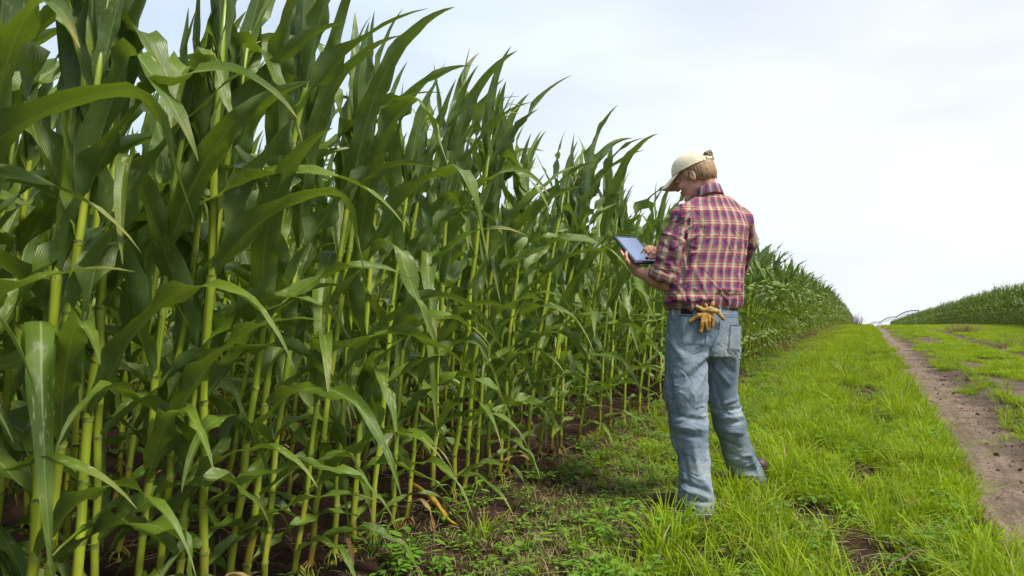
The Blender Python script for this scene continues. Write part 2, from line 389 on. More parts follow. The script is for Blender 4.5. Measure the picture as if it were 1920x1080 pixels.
def corn_variant(k):
    """returns list of (part name, mesh)"""
    r = np.random.default_rng(100 + k); H = r.uniform(1.50, 1.60)
    lean = R(r.uniform(3.0, 7.5)); sl = r.normal(0, .02, 2)
    # nodes
    zs = [0, .05, .12]
    while zs[-1] < H - .1: zs.append(zs[-1] + np.interp(zs[-1], [.1, .6, 1.3, 2], [.11, .175, .185, .135]) * r.uniform(.88, 1.12))
    zs = np.array(zs)
    def axis_at(z):
        z = np.asarray(z, float)
        b = math.tan(lean) * z * (.55 + .25 * z)
        return np.stack([WIND[0] * b + sl[0] * z, WIND[1] * b + sl[1] * z, z], -1)
    def rad_at(z): return np.interp(z, [0, .4, 1.0, 1.6, H + .05, H + .3], [.0130, .0122, .0106, .0088, .0064, .003])
    R0 = r.uniform(.84, 1.02)
    pz, pr = [], []
    for a, b in zip(zs[:-1], zs[1:]):
        m_ = b - a
        pz += [a, a + .006, a + .014, a + .35 * m_, a + .8 * m_, b - .012]
        pr += [rad_at(a) * 1.10, rad_at(a) * 1.07, rad_at(a) * .98, rad_at(a) * .98, rad_at(b) * 1.03, rad_at(b) * 1.06]
    pz += [zs[-1], H + .22]; pr += [rad_at(zs[-1]), .0035]
    pz, pr = np.array(pz), np.array(pr) * R0
    wob = r.normal(0, .004, (len(zs), 2)); ax = axis_at(pz)
    ax[:, 0] += np.interp(pz, zs, wob[:, 0]); ax[:, 1] += np.interp(pz, zs, wob[:, 1])
    ax[0, 2] -= .05
    sb = MB(); v, f, uv = tube(ax, pr, 9); uv[:, 1] = np.repeat(pz, 9); sb.add(v, f, uv)
    for q in range(r.integers(5, 9)):     # brace roots
        a = r.uniform(0, 6.28); z0 = r.uniform(.035, .07); h = np.array([math.cos(a), math.sin(a), 0])
        pp = [axis_at(z0) + h * .010, axis_at(z0) + h * .03 - UP * .02, axis_at(0) + h * .045 - UP * .05]
        v, f, uv = tube(pp, [.0035, .003, .002], 5); uv[:, 1] = .02; sb.add(v, f, uv)
    parts = [('stalk', sb.me('corn_stalk', [M_STALK]))]
    ph = r.uniform(0, np.pi) if k % 2 else math.atan2(RH[1], RH[0]) + r.normal(0, .5)
    first = 2; n = len(zs)
    for i in range(first, n):
        t = (i - first) / (n - 1 - first)
        z = zs[i]; L = np.interp(t, [0, .3, .6, .85, 1], [.50, .72, .90, .84, .62]) * r.uniform(.85, 1.15)
        W = np.interp(t, [0, .3, .6, .9, 1], [.042, .062, .082, .084, .064]) * r.uniform(.88, 1.15)
        az = ph + (i % 2) * np.pi + r.normal(0, .45)
        tilt = R(np.interp(t, [0, .4, .75, 1], [58, 40, 25, 17]) + r.normal(0, 7))
        dr_ = np.interp(t, [0, .4, .8, 1], [1.75, 1.30, .85, .62]) * r.uniform(.45, 1.6)
        wd = np.interp(t, [0, .5, 1], [.10, .38, .62]) * r.uniform(.1, 1.7)
        dry = (i == first and r.random() < .30)
        if dry: dr_ *= 2.4; W *= .5; L *= .7
        o = axis_at(z) + np.array([*wob[i], 0])
        v, f, uv = leaf_mesh(1000 * k + i, L, W, az, tilt, dr_, wd, r.uniform(.38, .85), o, fold=r.random() < .18, dexp=np.interp(t, [0, .5, 1], [.8, 1.25, 1.8]))
        b = MB(); b.add(v, f, uv)
        # sheath hugging the stalk below the blade
        za = zs[i - 1] + .01; zz = np.linspace(za, z, 5); sh = axis_at(zz)
        sh[:, 0] += np.interp(zz, zs, wob[:, 0]); sh[:, 1] += np.interp(zz, zs, wob[:, 1])
        if t > .45 or r.random() < .35:
            rr = np.interp(zz, pz, pr) * np.linspace(1.02, 1.15, 5)
            a = az + np.linspace(-2.6, 2.6, 8)
            v = sh[:, None] + rr[:, None, None] * np.stack([np.cos(a), np.sin(a), 0 * a], -1)[None]
            uvs = np.stack(np.broadcast_arrays(np.linspace(.1, .42, 8)[None], np.full((5, 1), z * .9)), -1).reshape(-1, 2)
            b.add(v.reshape(-1, 3), grid_faces(5, 8), uvs, 1)
        aa = np.linspace(0, 2 * np.pi, 11)[:-1]; r0_ = float(np.interp(z, pz, pr)); cr = []
        for kk, (rm, dz) in enumerate(((1.04, -.005), (1.12, .001), (1.26, .007))):
            jag = 1 + (.22 * r.normal(0, 1, 10) if kk == 2 else 0); cr.append(o + np.stack([np.cos(aa) * r0_ * rm * jag, np.sin(aa) * r0_ * rm * jag, dz * np.ones(10) * jag], -1))
        b.add(np.concatenate(cr), grid_faces(3, 10, True), None, 2)
        parts.append(('leaf', b.me('corn_leaf', [M_DRY if dry else M_LEAF, M_STALK, M_COLLAR])))
    # whorl: narrow young leaves standing up around the top, a tassel on some
    for q in range(3):
        v, f, uv = leaf_mesh(7000 + 10 * k + q, r.uniform(.36, .54), r.uniform(.045, .07), ph + q * 2.4, R(r.uniform(3, 14)), r.uniform(.1, .6), r.uniform(.3, .9), .15, axis_at(H - .02 + .04 * q))
        b = MB(); b.add(v, f, uv); parts.append(('leaf', b.me('corn_leaf', [M_LEAF])))
    if k % 5 == 2:
        tb = MB(); top = axis_at(H + .2)
        for q in range(11):
            a = r.uniform(0, 6.28); h = np.array([math.cos(a), math.sin(a), 0]); l = r.uniform(.12, .22)
            s = .15 if q == 0 else r.uniform(.25, .7)
            pp = [top + UP * .015 * q * (q > 0), top + UP * (l * .6 + .01 * q) + h * l * .4 * s, top + UP * l + h * l * s + WIND * .03]
            v, f, uv = tube(pp, [.0022, .0032, .0012], 4); tb.add(v, f, uv)
        parts.append(('tassel', tb.me('corn_tassel', [M_TASSEL])))
    return parts
NV = 18
VAR = [corn_variant(k) for k in range(NV)]

def joined(parts, name):
    b = MB(); mats = [M_LEAF, M_DRY, M_STALK, M_TASSEL, M_COLLAR]
    for _, m_ in parts:
        v = np.empty(len(m_.vertices) * 3); m_.vertices.foreach_get('co', v); v = v.reshape(-1, 3)
        uv = np.zeros((len(v), 2)); lay = m_.uv_layers[0]
        lu = np.empty(len(m_.loops) * 2); lay.data.foreach_get('uv', lu); li = np.empty(len(m_.loops), np.int32); m_.loops.foreach_get('vertex_index', li)
        uv[li] = lu.reshape(-1, 2)
        mm_ = [mats.index(x) for x in m_.materials]
        b.add(v, [tuple(p.vertices) for p in m_.polygons], uv); b.m[-len(m_.polygons):] = [mm_[p.material_index] for p in m_.polygons]
    return b.me(name, mats)

def scatter(name, pts, rot, scl, idx, variants, **k):
    """one object: instances of the variant meshes on points (geometry nodes)"""
    coll = bpy.data.collections.new(name + '_source')
    for i, m_ in enumerate(variants): coll.objects.link(bpy.data.objects.new('%s_form_%02d' % (name, i), m_))
    me_ = bpy.data.meshes.new(name); me_.from_pydata(np.asarray(pts, float).tolist(), [], [])
    for nm, tp, arr in (('rot', 'FLOAT_VECTOR', rot), ('scl', 'FLOAT_VECTOR', scl), ('idx', 'INT', idx)):
        a = me_.attributes.new(nm, tp, 'POINT')
        a.data.foreach_set('vector' if tp == 'FLOAT_VECTOR' else 'value', np.asarray(arr, np.float32 if tp != 'INT' else np.int32).ravel())
    o = obj(name, me_, **k)
    g = bpy.data.node_groups.new(name, 'GeometryNodeTree')
    g.interface.new_socket('Geometry', in_out='INPUT', socket_type='NodeSocketGeometry'); g.interface.new_socket('Geometry', in_out='OUTPUT', socket_type='NodeSocketGeometry')
    gi, go = g.nodes.new('NodeGroupInput'), g.nodes.new('NodeGroupOutput')
    ip = g.nodes.new('GeometryNodeInstanceOnPoints'); ci = g.nodes.new('GeometryNodeCollectionInfo')
    ci.inputs[0].default_value = coll; ci.inputs['Separate Children'].default_value = True; ci.inputs['Reset Children'].default_value = True
    ip.inputs['Pick Instance'].default_value = True
    def att(nm, tp):
        n = g.nodes.new('GeometryNodeInputNamedAttribute'); n.data_type = tp; n.inputs[0].default_value = nm; return n.outputs[0]
    L = g.links.new
    L(gi.outputs[0], ip.inputs['Points']); L(ci.outputs[0], ip.inputs['Instance']); L(att('idx', 'INT'), ip.inputs['Instance Index'])
    L(att('rot', 'FLOAT_VECTOR'), ip.inputs['Rotation']); L(att('scl', 'FLOAT_VECTOR'), ip.inputs['Scale']); L(ip.outputs[0], go.inputs[0])
    md = o.modifiers.new('scatter', 'NODES'); md.node_group = g
    return o

def proj(x, y, z=0.):
    d = np.array([x, y, z]) - np.array([0, 0, 1.]); D = d.dot(FH); return 960 + FOC * d.dot(RH) / D, 590 - FOC * d[2] / D, D
# first row: plants stand where the photograph shows their stalks (pixel, row of the pixel)
plants = []   # x, y, row
for px in (62, 92, 148, 190, 262, 300, 335, 392, 438, 470, 500, 560, 586, 628, 668, 700, 737, 765, 812, 850, 872, 892, 918, 936, 950, 984, 1010, 1034, 1050, 1085, 1122, 1140, 1170, 1196, 1212, 1236, 1252, 1268):
    u = (px - 960) / FOC; dx = FH[0] + u * RH[0]; dy = FH[1] + u * RH[1]; s = (-1.85 + rng.normal(0, .018)) / dx
    plants.append((s * dx, s * dy, 0))
ymin, ymax = min(p[1] for p in plants), max(p[1] for p in plants)
for r_ in range(0, 22):
    y = -2.2; X0 = -1.85 - .76 * r_; yend = 150 if r_ < 5 else (60 if r_ < 9 else 26)
    while y < yend:
        if not (r_ == 0 and ymin - .12 < y < ymax + .14) and rng.random() > .03:
            plants.append((X0 + rng.normal(0, .02), y, r_))
        y += rng.uniform(.14, .26) * (1 if y < 40 else 1.25)
        if r_ > 5 and y < 1.0 and r_ * .5 > y + 2.5: y += .3
ind = []; rest = []
for p in plants:
    px, py, D = proj(p[0], p[1], 1.2)
    vis = D > .3 and -160 < px < 1700
    sc_ = math.hypot(p[0], p[1]) + 1.35 * p[2] + (0 if vis else 100)
    (ind if sc_ < 90 else rest).append((sc_, p))
ind.sort(key=lambda a: a[0]); rest += ind[300:]; ind = ind[:300]
rest = [p for _, p in rest]

GRP = 'corn plants of the left field'
row_w = ['edge row', 'second row', 'third row', 'fourth row', 'fifth row']
nth = {}
ind.sort(key=lambda a: (a[1][2], a[1][1]))
ORD = ('first', 'second', 'third', 'fourth', 'fifth', 'sixth', 'seventh', 'eighth', 'ninth', 'tenth', 'eleventh', 'twelfth', 'thirteenth', 'fourteenth',
       'fifteenth', 'sixteenth', 'seventeenth', 'eighteenth', 'nineteenth', 'twentieth')
EDGE_PX = sorted(proj(a[1][0], a[1][1], 0.)[0] for a in ind if a[1][2] == 0 and 0 <= proj(a[1][0], a[1][1], 0.)[0] < 1275)
beyond = [0]
def corn_label(row, px, i):
    if row == 1 and EDGE_PX[0] < px < EDGE_PX[17]:
        g_ = sum(1 for e in EDGE_PX if e < px)
        return 'second-row corn plant showing between the %s and %s edge-row stalks from the left' % (ORD[g_ - 1], ORD[g_])
    if row == 0 and px > 1340:
        beyond[0] += 1
        if beyond[0] <= 12: return 'edge-row corn plant beyond the man, %s one past his right side' % ORD[beyond[0] - 1]
    if row == 0 and 0 <= px < 1275: return None
    return {0: 'green corn plant at the field edge behind and beyond the man, among others alike',
            1: 'green corn plant half hidden just behind the edge row of the left field',
            2: 'green corn plant in shade, third row into the left field'}.get(row, 'green corn plant deep in shade several rows into the left field')
used_v = {}
proto = {}
tassel_v = [k for k in range(NV) if k % 5 == 2]
edge_i = 0
EDGE_DESC = []
for q, (_, (x, y, row)) in enumerate(ind):
    px, py, D = proj(x, y, .0)
    k = int(rng.integers(0, NV)); s = rng.uniform(.93, 1.07)
    if row == 0:
        k = (edge_i * 7 + 3) % NV
    loc = (x, y, float(zg(np.array([x]), np.array([y]))[0]) - .01)
    lab = corn_label(row, px, q)
    if lab is None:
        edge_i += 1
        EDGE_DESC.append((edge_i, px))
        word = ('leftmost', 'second', 'third', 'fourth', 'fifth', 'sixth', 'seventh', 'eighth', 'ninth', 'tenth', 'eleventh', 'twelfth',
                'thirteenth', 'fourteenth', 'fifteenth', 'sixteenth', 'seventeenth', 'eighteenth', 'nineteenth', 'twentieth')
        if edge_i <= 20: lab = 'edge-row corn plant with %s stalk, %s from the left picture edge' % ('thick yellow-green' if edge_i < 8 else 'slim yellow-green', word[edge_i - 1])
        else: lab = 'slim edge-row corn plant standing close beside and behind the man and his tablet'
    e = empty('corn_plant', loc, label=lab, cat='corn plant', group=GRP)
    e.rotation_euler = (rng.normal(0, .025), rng.normal(0, .025), rng.normal(0, .30)); e.scale = (s, s, s * rng.uniform(.97, 1.05))
    if k not in proto:
        proto[k] = [obj(nm, m_, e) for nm, m_ in VAR[k]]
    else:
        for o in proto[k]:
            c = o.copy(); SC.collection.objects.link(c); c.parent = e
ALLV = [joined(p, 'corn_plant_%02d' % i) for i, p in enumerate(VAR)]
def corn_mass(name, pl, label, seed, smul=1.0):
    r = np.random.default_rng(seed); pl = np.array(pl); n = len(pl); z = zg(pl[:, 0], pl[:, 1]) - .01
    s = r.uniform(.92, 1.07, n) * smul
    scatter(name, np.stack([pl[:, 0], pl[:, 1], z], -1), np.stack([r.normal(0, .03, n), r.normal(0, .03, n), r.normal(0, .35, n)], -1),
            np.stack([s, s, s * r.uniform(.95, 1.07, n)], -1), r.integers(0, NV, n), ALLV, label=label, cat='corn field', kind='stuff')
corn_mass('corn_field', [(p[0], p[1]) for p in rest], 'mass of green corn filling the left field behind its edge plants', 3)
rp = []
for r_ in range(6):
    y = 4.0
    while y < 230:
        rp.append((7.5 + .76 * r_ + rng.normal(0, .03), y)); y += rng.uniform(.15, .27) * (1 if y < 90 else 1.6)
corn_mass('corn_field', rp, 'dark green strip of corn across the grass, far right', 4, 1.07)

# ------------------------------------------------------------------ grass and weeds
def tuft(seed, n, rad, h0, h1, wid, mats, lean=.5, straw=.0):
    r = np.random.default_rng(seed); b = MB()
    for i in range(n):
        a = r.uniform(0, 6.28); rr = rad * math.sqrt(r.random()); base = np.array([math.cos(a) * rr, math.sin(a) * rr, -.01])
        h = r.uniform(h0, h1); az = a + r.normal(0, .8); hd = np.array([math.cos(az), math.sin(az), 0]); le = abs(r.normal(0, lean)) + .1
        t = np.array([0, .3, .6, .85, 1.]); fl = h * le * t ** 1.8
        hz = h * (t - .35 * min(le, 1.2) * t ** 3)
        pts = base + hd * fl[:, None] + UP * hz[:, None] + WIND * (.12 * h * t ** 2)[:, None]
        sd_ = np.array([-hd[1], hd[0], 0]) * math.cos(q := r.normal(0, .5)) + hd * math.sin(q)
        w_ = wid * r.uniform(.7, 1.4) * np.array([.7, 1, .9, .5, 0])
        m_ = 1 if r.random() < straw else 0
        v = []; uv = []
        for j in range(4):
            v += [pts[j] - sd_ * w_[j], pts[j] + sd_ * w_[j]]; uv += [(0, t[j]), (1, t[j])]
        v.append(pts[4]); uv.append((.5, 1))
        b.add(v, [(0, 1, 3, 2), (2, 3, 5, 4), (4, 5, 7, 6), (6, 7, 8)], uv, m_)
    return b.me('grass_tuft', mats)
GT = [tuft(i, 26, .055, .05, .15, .0022, [M_GRASS, M_STRAW], .55, .012) for i in range(6)] + \
     [tuft(20 + i, 16, .04, .12, .26, .0030, [M_GRASS, M_STRAW], .7, .015) for i in range(4)] + \
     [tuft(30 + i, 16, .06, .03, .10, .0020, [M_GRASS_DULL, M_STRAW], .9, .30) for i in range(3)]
def weed(seed, n, h):
    r = np.random.default_rng(seed); b = MB()
    for i in range(n):
        a = i * 2.4 + r.normal(0, .3); hd = np.array([math.cos(a), math.sin(a), 0]); rr = h * r.uniform(.25, .8); z = h * r.uniform(.35, 1)
        c = hd * rr + UP * z; ln = r.uniform(.018, .038); wd = ln * r.uniform(.55, .8); s_ = np.array([-hd[1], hd[0], 0]); dn = hd * .95 - UP * r.uniform(-.1, .45)
        dn /= np.linalg.norm(dn); nn = np.cross(s_, dn)
        t = np.array([0, .25, .55, .8, 1.]); w_ = wd * np.array([.12, .85, 1, .6, 0]) * .5
        v = []; uv = []
        for j in range(5):
            cc = c + dn * ln * t[j] * 1.3 - nn * .1 * ln * t[j] ** 2
            v += [cc - s_ * w_[j] - nn * w_[j] * .25, cc, cc + s_ * w_[j] - nn * w_[j] * .25]; uv += [(0, t[j]), (.5, t[j]), (1, t[j])]
        b.add(v, grid_faces(5, 3), np.array(uv) * .5)
        v, f, uv = tube([[0, 0, -.01], hd * rr * .4 + UP * z * .6, c], [.0013, .001, .0008], 4); b.add(v, f, uv * 0)
    return b.me('weed', [M_WEED])
WV = [weed(i, int(8 + i % 3 * 4), .06 + .02 * (i % 4)) for i in range(6)]
def bare(x, y):
    b = np.zeros_like(x)
    for x0, x1 in ((.51, 1.26), (2.62, 3.18)):
        e = .13 * noise(np.stack([y * 1.6, x * 0 + x0], -1), 8) + .07 * noise(np.stack([y * 6, x * 3], -1), 18)
        b = np.maximum(b, np.clip(np.minimum(x - x0 + e - .02, x1 - x + 1.5 * e) / .06, 0, .995))
    b = np.maximum(b, np.where((x > 1.50) & (x < 2.10), np.clip((noise(np.stack([x, y], -1) * np.array([.8, .42]), 31) + .12 + 1.1 * np.exp(-((y - 10.5) / 1.6) ** 2)) * 4, 0, .97), 0))
    b = np.maximum(b, np.where((x > 1.2) & (x < 1.5), .72, 0))
    b = np.maximum(b, np.interp(x, [-1.95, -1.75, -1.1, -.75], [.95, .72, .38, .06]) * np.interp(y, [4, 7], [1, .5]))
    b = np.maximum(b, np.clip(noise(np.stack([x, y], -1) * 1.8, 41) * 2.4 - .55 - .5 * noise(np.stack([x, y], -1) * 6, 43), 0, .95))
    b = np.maximum(b, .7 * np.exp(-((x - .12) / .09) ** 2) * (y > 4.5))
    for bx, by, br in ((-.24, 3.75, .22), (-.05, 3.38, .26), (.08, 3.0, .24), (-.62, 4.5, .18), (-.95, 3.5, .2), (-.8, 2.9, .28), (.35, 2.7, .15), (-.45, 2.75, .14), (-.3, 5.2, .22), (-1.0, 5.0, .25)):
        b = np.maximum(b, np.exp(-(((x - bx) ** 2 + (y - by) ** 2) / br ** 2) ** 2))
    b = np.maximum(b, .93 * np.exp(-((x + .69) ** 2 + (y - 3.40) ** 2) / .15 ** 2)); b = np.maximum(b, .8 * np.exp(-((x + .47) ** 2 + (y - 4.02) ** 2) / .12 ** 2))
    return b
def sow(n, x0, x1, y0, y1, seed, lo=1):
    r = np.random.default_rng(seed); x = r.uniform(x0, x1, n); y = y0 + (y1 - y0) * r.random(n) ** lo
    keep = r.random(n) > bare(x, y); return x[keep], y[keep]
X, Y, S, I = [], [], [], []
for (n, x0, x1, y0, y1, lo, s, seed) in ((17000, -1.9, 2.6, 1.8, 7, 1, .86, 1), (42000, -1.9, 7.4, 7, 20, 1, .95, 2), (40000, -1.9, 7.5, 20, 62, 1.3, 1.25, 3), (3000, 2.4, 7.4, 3, 7, 1, .9, 4)):
    x, y = sow(n, x0, x1, y0, y1, seed, lo); X.append(x); Y.append(y); S.append(np.full(len(x), s))
X, Y, S = map(np.concatenate, (X, Y, S)); r = np.random.default_rng(5); n = len(X)
pt = noise(np.stack([X, Y], -1) * 2.3, 55)
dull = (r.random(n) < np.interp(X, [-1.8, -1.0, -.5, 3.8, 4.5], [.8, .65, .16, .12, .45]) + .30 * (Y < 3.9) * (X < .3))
tall = (r.random(n) < .10 + .5 * np.clip(pt, 0, 1)) & (Y < 14)
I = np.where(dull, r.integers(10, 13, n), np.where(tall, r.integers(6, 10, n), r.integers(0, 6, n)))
SS = S * r.uniform(.5, 1.25, n) * np.interp(X, [-1.8, -1.0, -.4], [.7, .8, 1.0]); SZ = SS * np.where(S > 1.1, 1 / S, 1) * (1 + .35 * pt) * np.interp(X, [.6, 1.3], [1, .72])
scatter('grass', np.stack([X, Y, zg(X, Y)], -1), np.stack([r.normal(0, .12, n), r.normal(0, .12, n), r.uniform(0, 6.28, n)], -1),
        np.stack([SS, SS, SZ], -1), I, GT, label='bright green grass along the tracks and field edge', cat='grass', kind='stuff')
x, y = sow(3300, -1.9, .55, 1.8, 16, 8, 1.6); n = len(x)
scatter('weeds', np.stack([x, y, zg(x, y)], -1), np.stack([r.normal(0, .1, n), r.normal(0, .1, n), r.uniform(0, 6.28, n)], -1),
        np.repeat(r.uniform(.5, 1.0, n)[:, None], 3, 1), r.integers(0, 6, n), WV, label='small broad-leaved weeds among the grass', cat='weeds', kind='stuff')
#MAN#
# ------------------------------------------------------------------ the man
class Vol:
    """signed distance grid with smooth unions, meshed with surface nets"""
    def __init__(s, lo, hi, h):
        s.o = np.array(lo, float); s.h = h; s.n = np.ceil((np.array(hi) - s.o) / h).astype(int) + 1
        s.D = np.full(s.n, .2, np.float32)
    def sub(s, lo, hi, pad):
        a = np.clip(np.floor((np.array(lo) - pad - s.o) / s.h).astype(int), 0, s.n); b = np.clip(np.ceil((np.array(hi) + pad - s.o) / s.h).astype(int) + 1, 0, s.n)
        ix = [np.arange(a[i], b[i], dtype=np.float32) * s.h + s.o[i] for i in range(3)]
        return tuple(slice(a[i], b[i]) for i in range(3)), np.meshgrid(*ix, indexing='ij')
    def put(s, sl, d, k, cut=False):
        D = s.D[sl]
        if cut:
            h = np.clip(.5 - .5 * (D + d) / k, 0, 1); s.D[sl] = D * (1 - h) - d * h + k * h * (1 - h)
        else:
            h = np.clip(.5 + .5 * (D - d) / k, 0, 1); s.D[sl] = D * (1 - h) + d * h - k * h * (1 - h)
    def cap(s, a, b, ra, rb=None, k=.02, cut=False):
        a = np.array(a, float); b = np.array(b, float); rb = ra if rb is None else rb; R_ = max(ra, rb)
        sl, (x, y, z) = s.sub(np.minimum(a, b) - R_, np.maximum(a, b) + R_, 2 * k + .02)
        ba = b - a; L = ba.dot(ba) + 1e-12
        t = np.clip(((x - a[0]) * ba[0] + (y - a[1]) * ba[1] + (z - a[2]) * ba[2]) / L, 0, 1)
        d = np.sqrt((x - a[0] - t * ba[0]) ** 2 + (y - a[1] - t * ba[1]) ** 2 + (z - a[2] - t * ba[2]) ** 2) - (ra + t * (rb - ra))
        s.put(sl, d, k, cut)
    def chain(s, pts, rad, k=.02):
        for i in range(len(pts) - 1): s.cap(pts[i], pts[i + 1], rad[i], rad[i + 1], k)
    def ell(s, c, r_, M=None, k=.02, cut=False):
        c = np.array(c, float); r_ = np.array(r_, float); R_ = r_.max(); M = np.eye(3) if M is None else np.array(M)   # columns: local axes
        sl, g = s.sub(c - R_, c + R_, 2 * k + .02)
        q = [sum(M[j, i] * (g[j] - c[j]) for j in range(3)) for i in range(3)]
        k0 = np.sqrt(sum((q[i] / r_[i]) ** 2 for i in range(3))); k1 = np.sqrt(sum((q[i] / r_[i] ** 2) ** 2 for i in range(3))) + 1e-6
        s.put(sl, k0 * (k0 - 1) / k1, k, cut)
    def stack(s, lv, k=.02, e=2.3, open_ends=.01):
        """lv: rows of (centre xyz, half width, half depth, yaw) sorted by z"""
        lv = sorted(lv, key=lambda r_: r_[0][2]); z = np.array([l[0][2] for l in lv]); zz = np.linspace(z[0], z[-1], 160)
        def sm_(a):
            a = np.interp(zz, z, a); kk = np.hanning(15); kk /= kk.sum(); return np.convolve(np.pad(a, 7, 'reflect', reflect_type='odd'), kk, 'valid')
        cx, cy, A, B, W = (sm_([f(l) for l in lv]) for f in (lambda l: l[0][0], lambda l: l[0][1], lambda l: l[1], lambda l: l[2], lambda l: l[3]))
        m_ = max(A.max(), B.max())
        sl, (x, y, zg_) = s.sub((cx.min() - m_, cy.min() - m_, z[0]), (cx.max() + m_, cy.max() + m_, z[-1]), .05)
        f = lambda a: np.interp(zg_, zz, a).astype(np.float32)
        X_, Y_ = x - f(cx), y - f(cy); c, s_ = np.cos(f(W)), np.sin(f(W)); u = X_ * c + Y_ * s_; v = -X_ * s_ + Y_ * c
        a, b = f(A), f(B); rho = ((np.abs(u) / a) ** e + (np.abs(v) / b) ** e) ** (1 / e)
        d = (rho - 1) * np.minimum(a, b); d = np.maximum(d, np.maximum(z[0] - zg_, zg_ - z[-1]))
        s.put(sl, d, k)
    def halfspace_cut(s, p, n, lo, hi, k=.004):
        """removes what lies on the +n side of the plane through p, inside the box lo..hi"""
        sl, (x, y, z) = s.sub(lo, hi, 0); d = -((x - p[0]) * n[0] + (y - p[1]) * n[1] + (z - p[2]) * n[2])
        s.put(sl, d, k, True)
    def mesh(s, smooth_it=2):
        D = s.D; n = D.shape; S = D < 0
        c = np.zeros(tuple(i - 1 for i in n), np.int8)
        for a in (0, 1):
            for b in (0, 1):
                for e in (0, 1): c += S[a:n[0] - 1 + a, b:n[1] - 1 + b, e:n[2] - 1 + e]
        act = (c > 0) & (c < 8); idx = np.full(act.shape, -1, np.int64); I_ = np.argwhere(act); idx[act] = np.arange(len(I_))
        acc = np.zeros((len(I_), 3)); cnt = np.zeros(len(I_))
        cor = [(a, b, e) for a in (0, 1) for b in (0, 1) for e in (0, 1)]
        for p_ in cor:
            for ax in range(3):
                if p_[ax]: continue
                q_ = list(p_); q_[ax] = 1
                d0 = D[I_[:, 0] + p_[0], I_[:, 1] + p_[1], I_[:, 2] + p_[2]]; d1 = D[I_[:, 0] + q_[0], I_[:, 1] + q_[1], I_[:, 2] + q_[2]]
                cr = (d0 < 0) != (d1 < 0); t = np.where(cr, d0 / np.where(cr, d0 - d1, 1), 0)
                pt_ = np.tile(np.array(p_, float), (len(I_), 1)); pt_[:, ax] += t
                acc += pt_ * cr[:, None]; cnt += cr
        V = (I_ + acc / cnt[:, None]) * s.h + s.o
        F = []
        for ax in range(3):
            u_, v_ = (ax + 1) % 3, (ax + 2) % 3
            sl0 = [slice(1, n[i] - 1) for i in range(3)]; sl1 = list(sl0); sl0[ax] = slice(0, n[ax] - 1); sl1[ax] = slice(1, n[ax])
            a_, b_ = S[tuple(sl0)], S[tuple(sl1)]; off = np.array([1, 1, 1]); off[ax] = 0
            for cond, flip in ((a_ & ~b_, False), (~a_ & b_, True)):
                E = np.argwhere(cond) + off
                def at(du, dv):
                    q = E.copy(); q[:, u_] -= du; q[:, v_] -= dv; return idx[q[:, 0], q[:, 1], q[:, 2]]
                quad = np.stack([at(1, 1), at(0, 1), at(0, 0), at(1, 0)], 1)
                F.append(quad[:, ::-1] if flip else quad)
        F = np.concatenate(F); F = F[(F >= 0).all(1)]
        for _ in range(smooth_it):
            A = np.zeros_like(V); C = np.zeros(len(V))
            for i in range(4):
                j = (i + 1) % 4; np.add.at(A, F[:, i], V[F[:, j]]); np.add.at(A, F[:, j], V[F[:, i]]); np.add.at(C, F[:, i], 1); np.add.at(C, F[:, j], 1)
            V = .45 * V + .55 * A / C[:, None]
        return V, F
def vnormals(V, F):
    fn = np.cross(V[F[:, 2]] - V[F[:, 0]], V[F[:, 3]] - V[F[:, 1]]); N = np.zeros_like(V)
    for i in range(4): np.add.at(N, F[:, i], fn)
    return N / (np.linalg.norm(N, axis=1)[:, None] + 1e-9)
def folds(V, N, lst):
    """raises ridges / sinks creases along segments: (a, b, width, height)"""
    d_ = np.zeros(len(V))
    for a, b, w_, h_ in lst:
        a, b = np.array(a), np.array(b); ba = b - a; t = np.clip(((V - a) @ ba) / ba.dot(ba), 0, 1)
        dist = np.linalg.norm(V - a - t[:, None] * ba, axis=1); d_ += 1.45 * h_ * np.exp(-(dist / w_) ** 2) * np.sin(np.pi * np.clip(t * .9 + .05, 0, 1)) ** .5
    return V + N * d_[:, None]

def nearest(V_, N_, p, lift=.002):
    i = np.argmin(((V_ - p) ** 2).sum(1)); return V_[i] + N_[i] * lift
def cast(V_, N_, px, py, lift=.002, rad=.012):
    """front-most surface point of V_ under pixel, lifted along the normal"""
    o = np.array([0, 0, 1.]); d = P(px, py, 3.6) - o; d /= np.linalg.norm(d); q = V_ - o; t = q @ d
    dist = np.linalg.norm(q - t[:, None] * d, axis=1); m_ = dist < rad
    if not m_.any(): return nearest(V_, N_, P(px, py, 3.6), lift)
    tmin = t[m_].min(); m_ &= t < tmin + .03; wt = np.exp(-(dist[m_] / (rad * .45)) ** 2)
    n_ = (N_[m_] * wt[:, None]).sum(0); n_ /= np.linalg.norm(n_)
    tt_ = (t[m_] * wt).sum() / wt.sum(); return o + d * tt_ + n_ * lift
def pfolds(V, N, lst, gain=1.0):
    """ridges (+) and creases (-) that follow the cloth between two points of its surface; sharp on one side like real drape"""
    d_ = np.zeros(len(V))
    for (x0, y0), (x1, y1), w_, h_ in lst:
        pl = np.array([cast(V, N, x0 + (x1 - x0) * t, y0 + (y1 - y0) * t, 0.) for t in np.linspace(0, 1, 6)]); best = np.full(len(V), 9.); tb_ = np.zeros(len(V))
        for i in range(5):
            ba = pl[i + 1] - pl[i]; L_ = ba.dot(ba) + 1e-9; t = np.clip(((V - pl[i]) @ ba) / L_, 0, 1); q = np.linalg.norm(V - pl[i] - t[:, None] * ba, axis=1)
            m_ = q < best; best[m_] = q[m_]; tb_[m_] = (i + t[m_]) / 5
        d_ += gain * h_ * np.exp(-(best / w_) ** 2) * np.sin(np.pi * (.08 + .84 * tb_)) ** .7
    return V + N * d_[:, None]

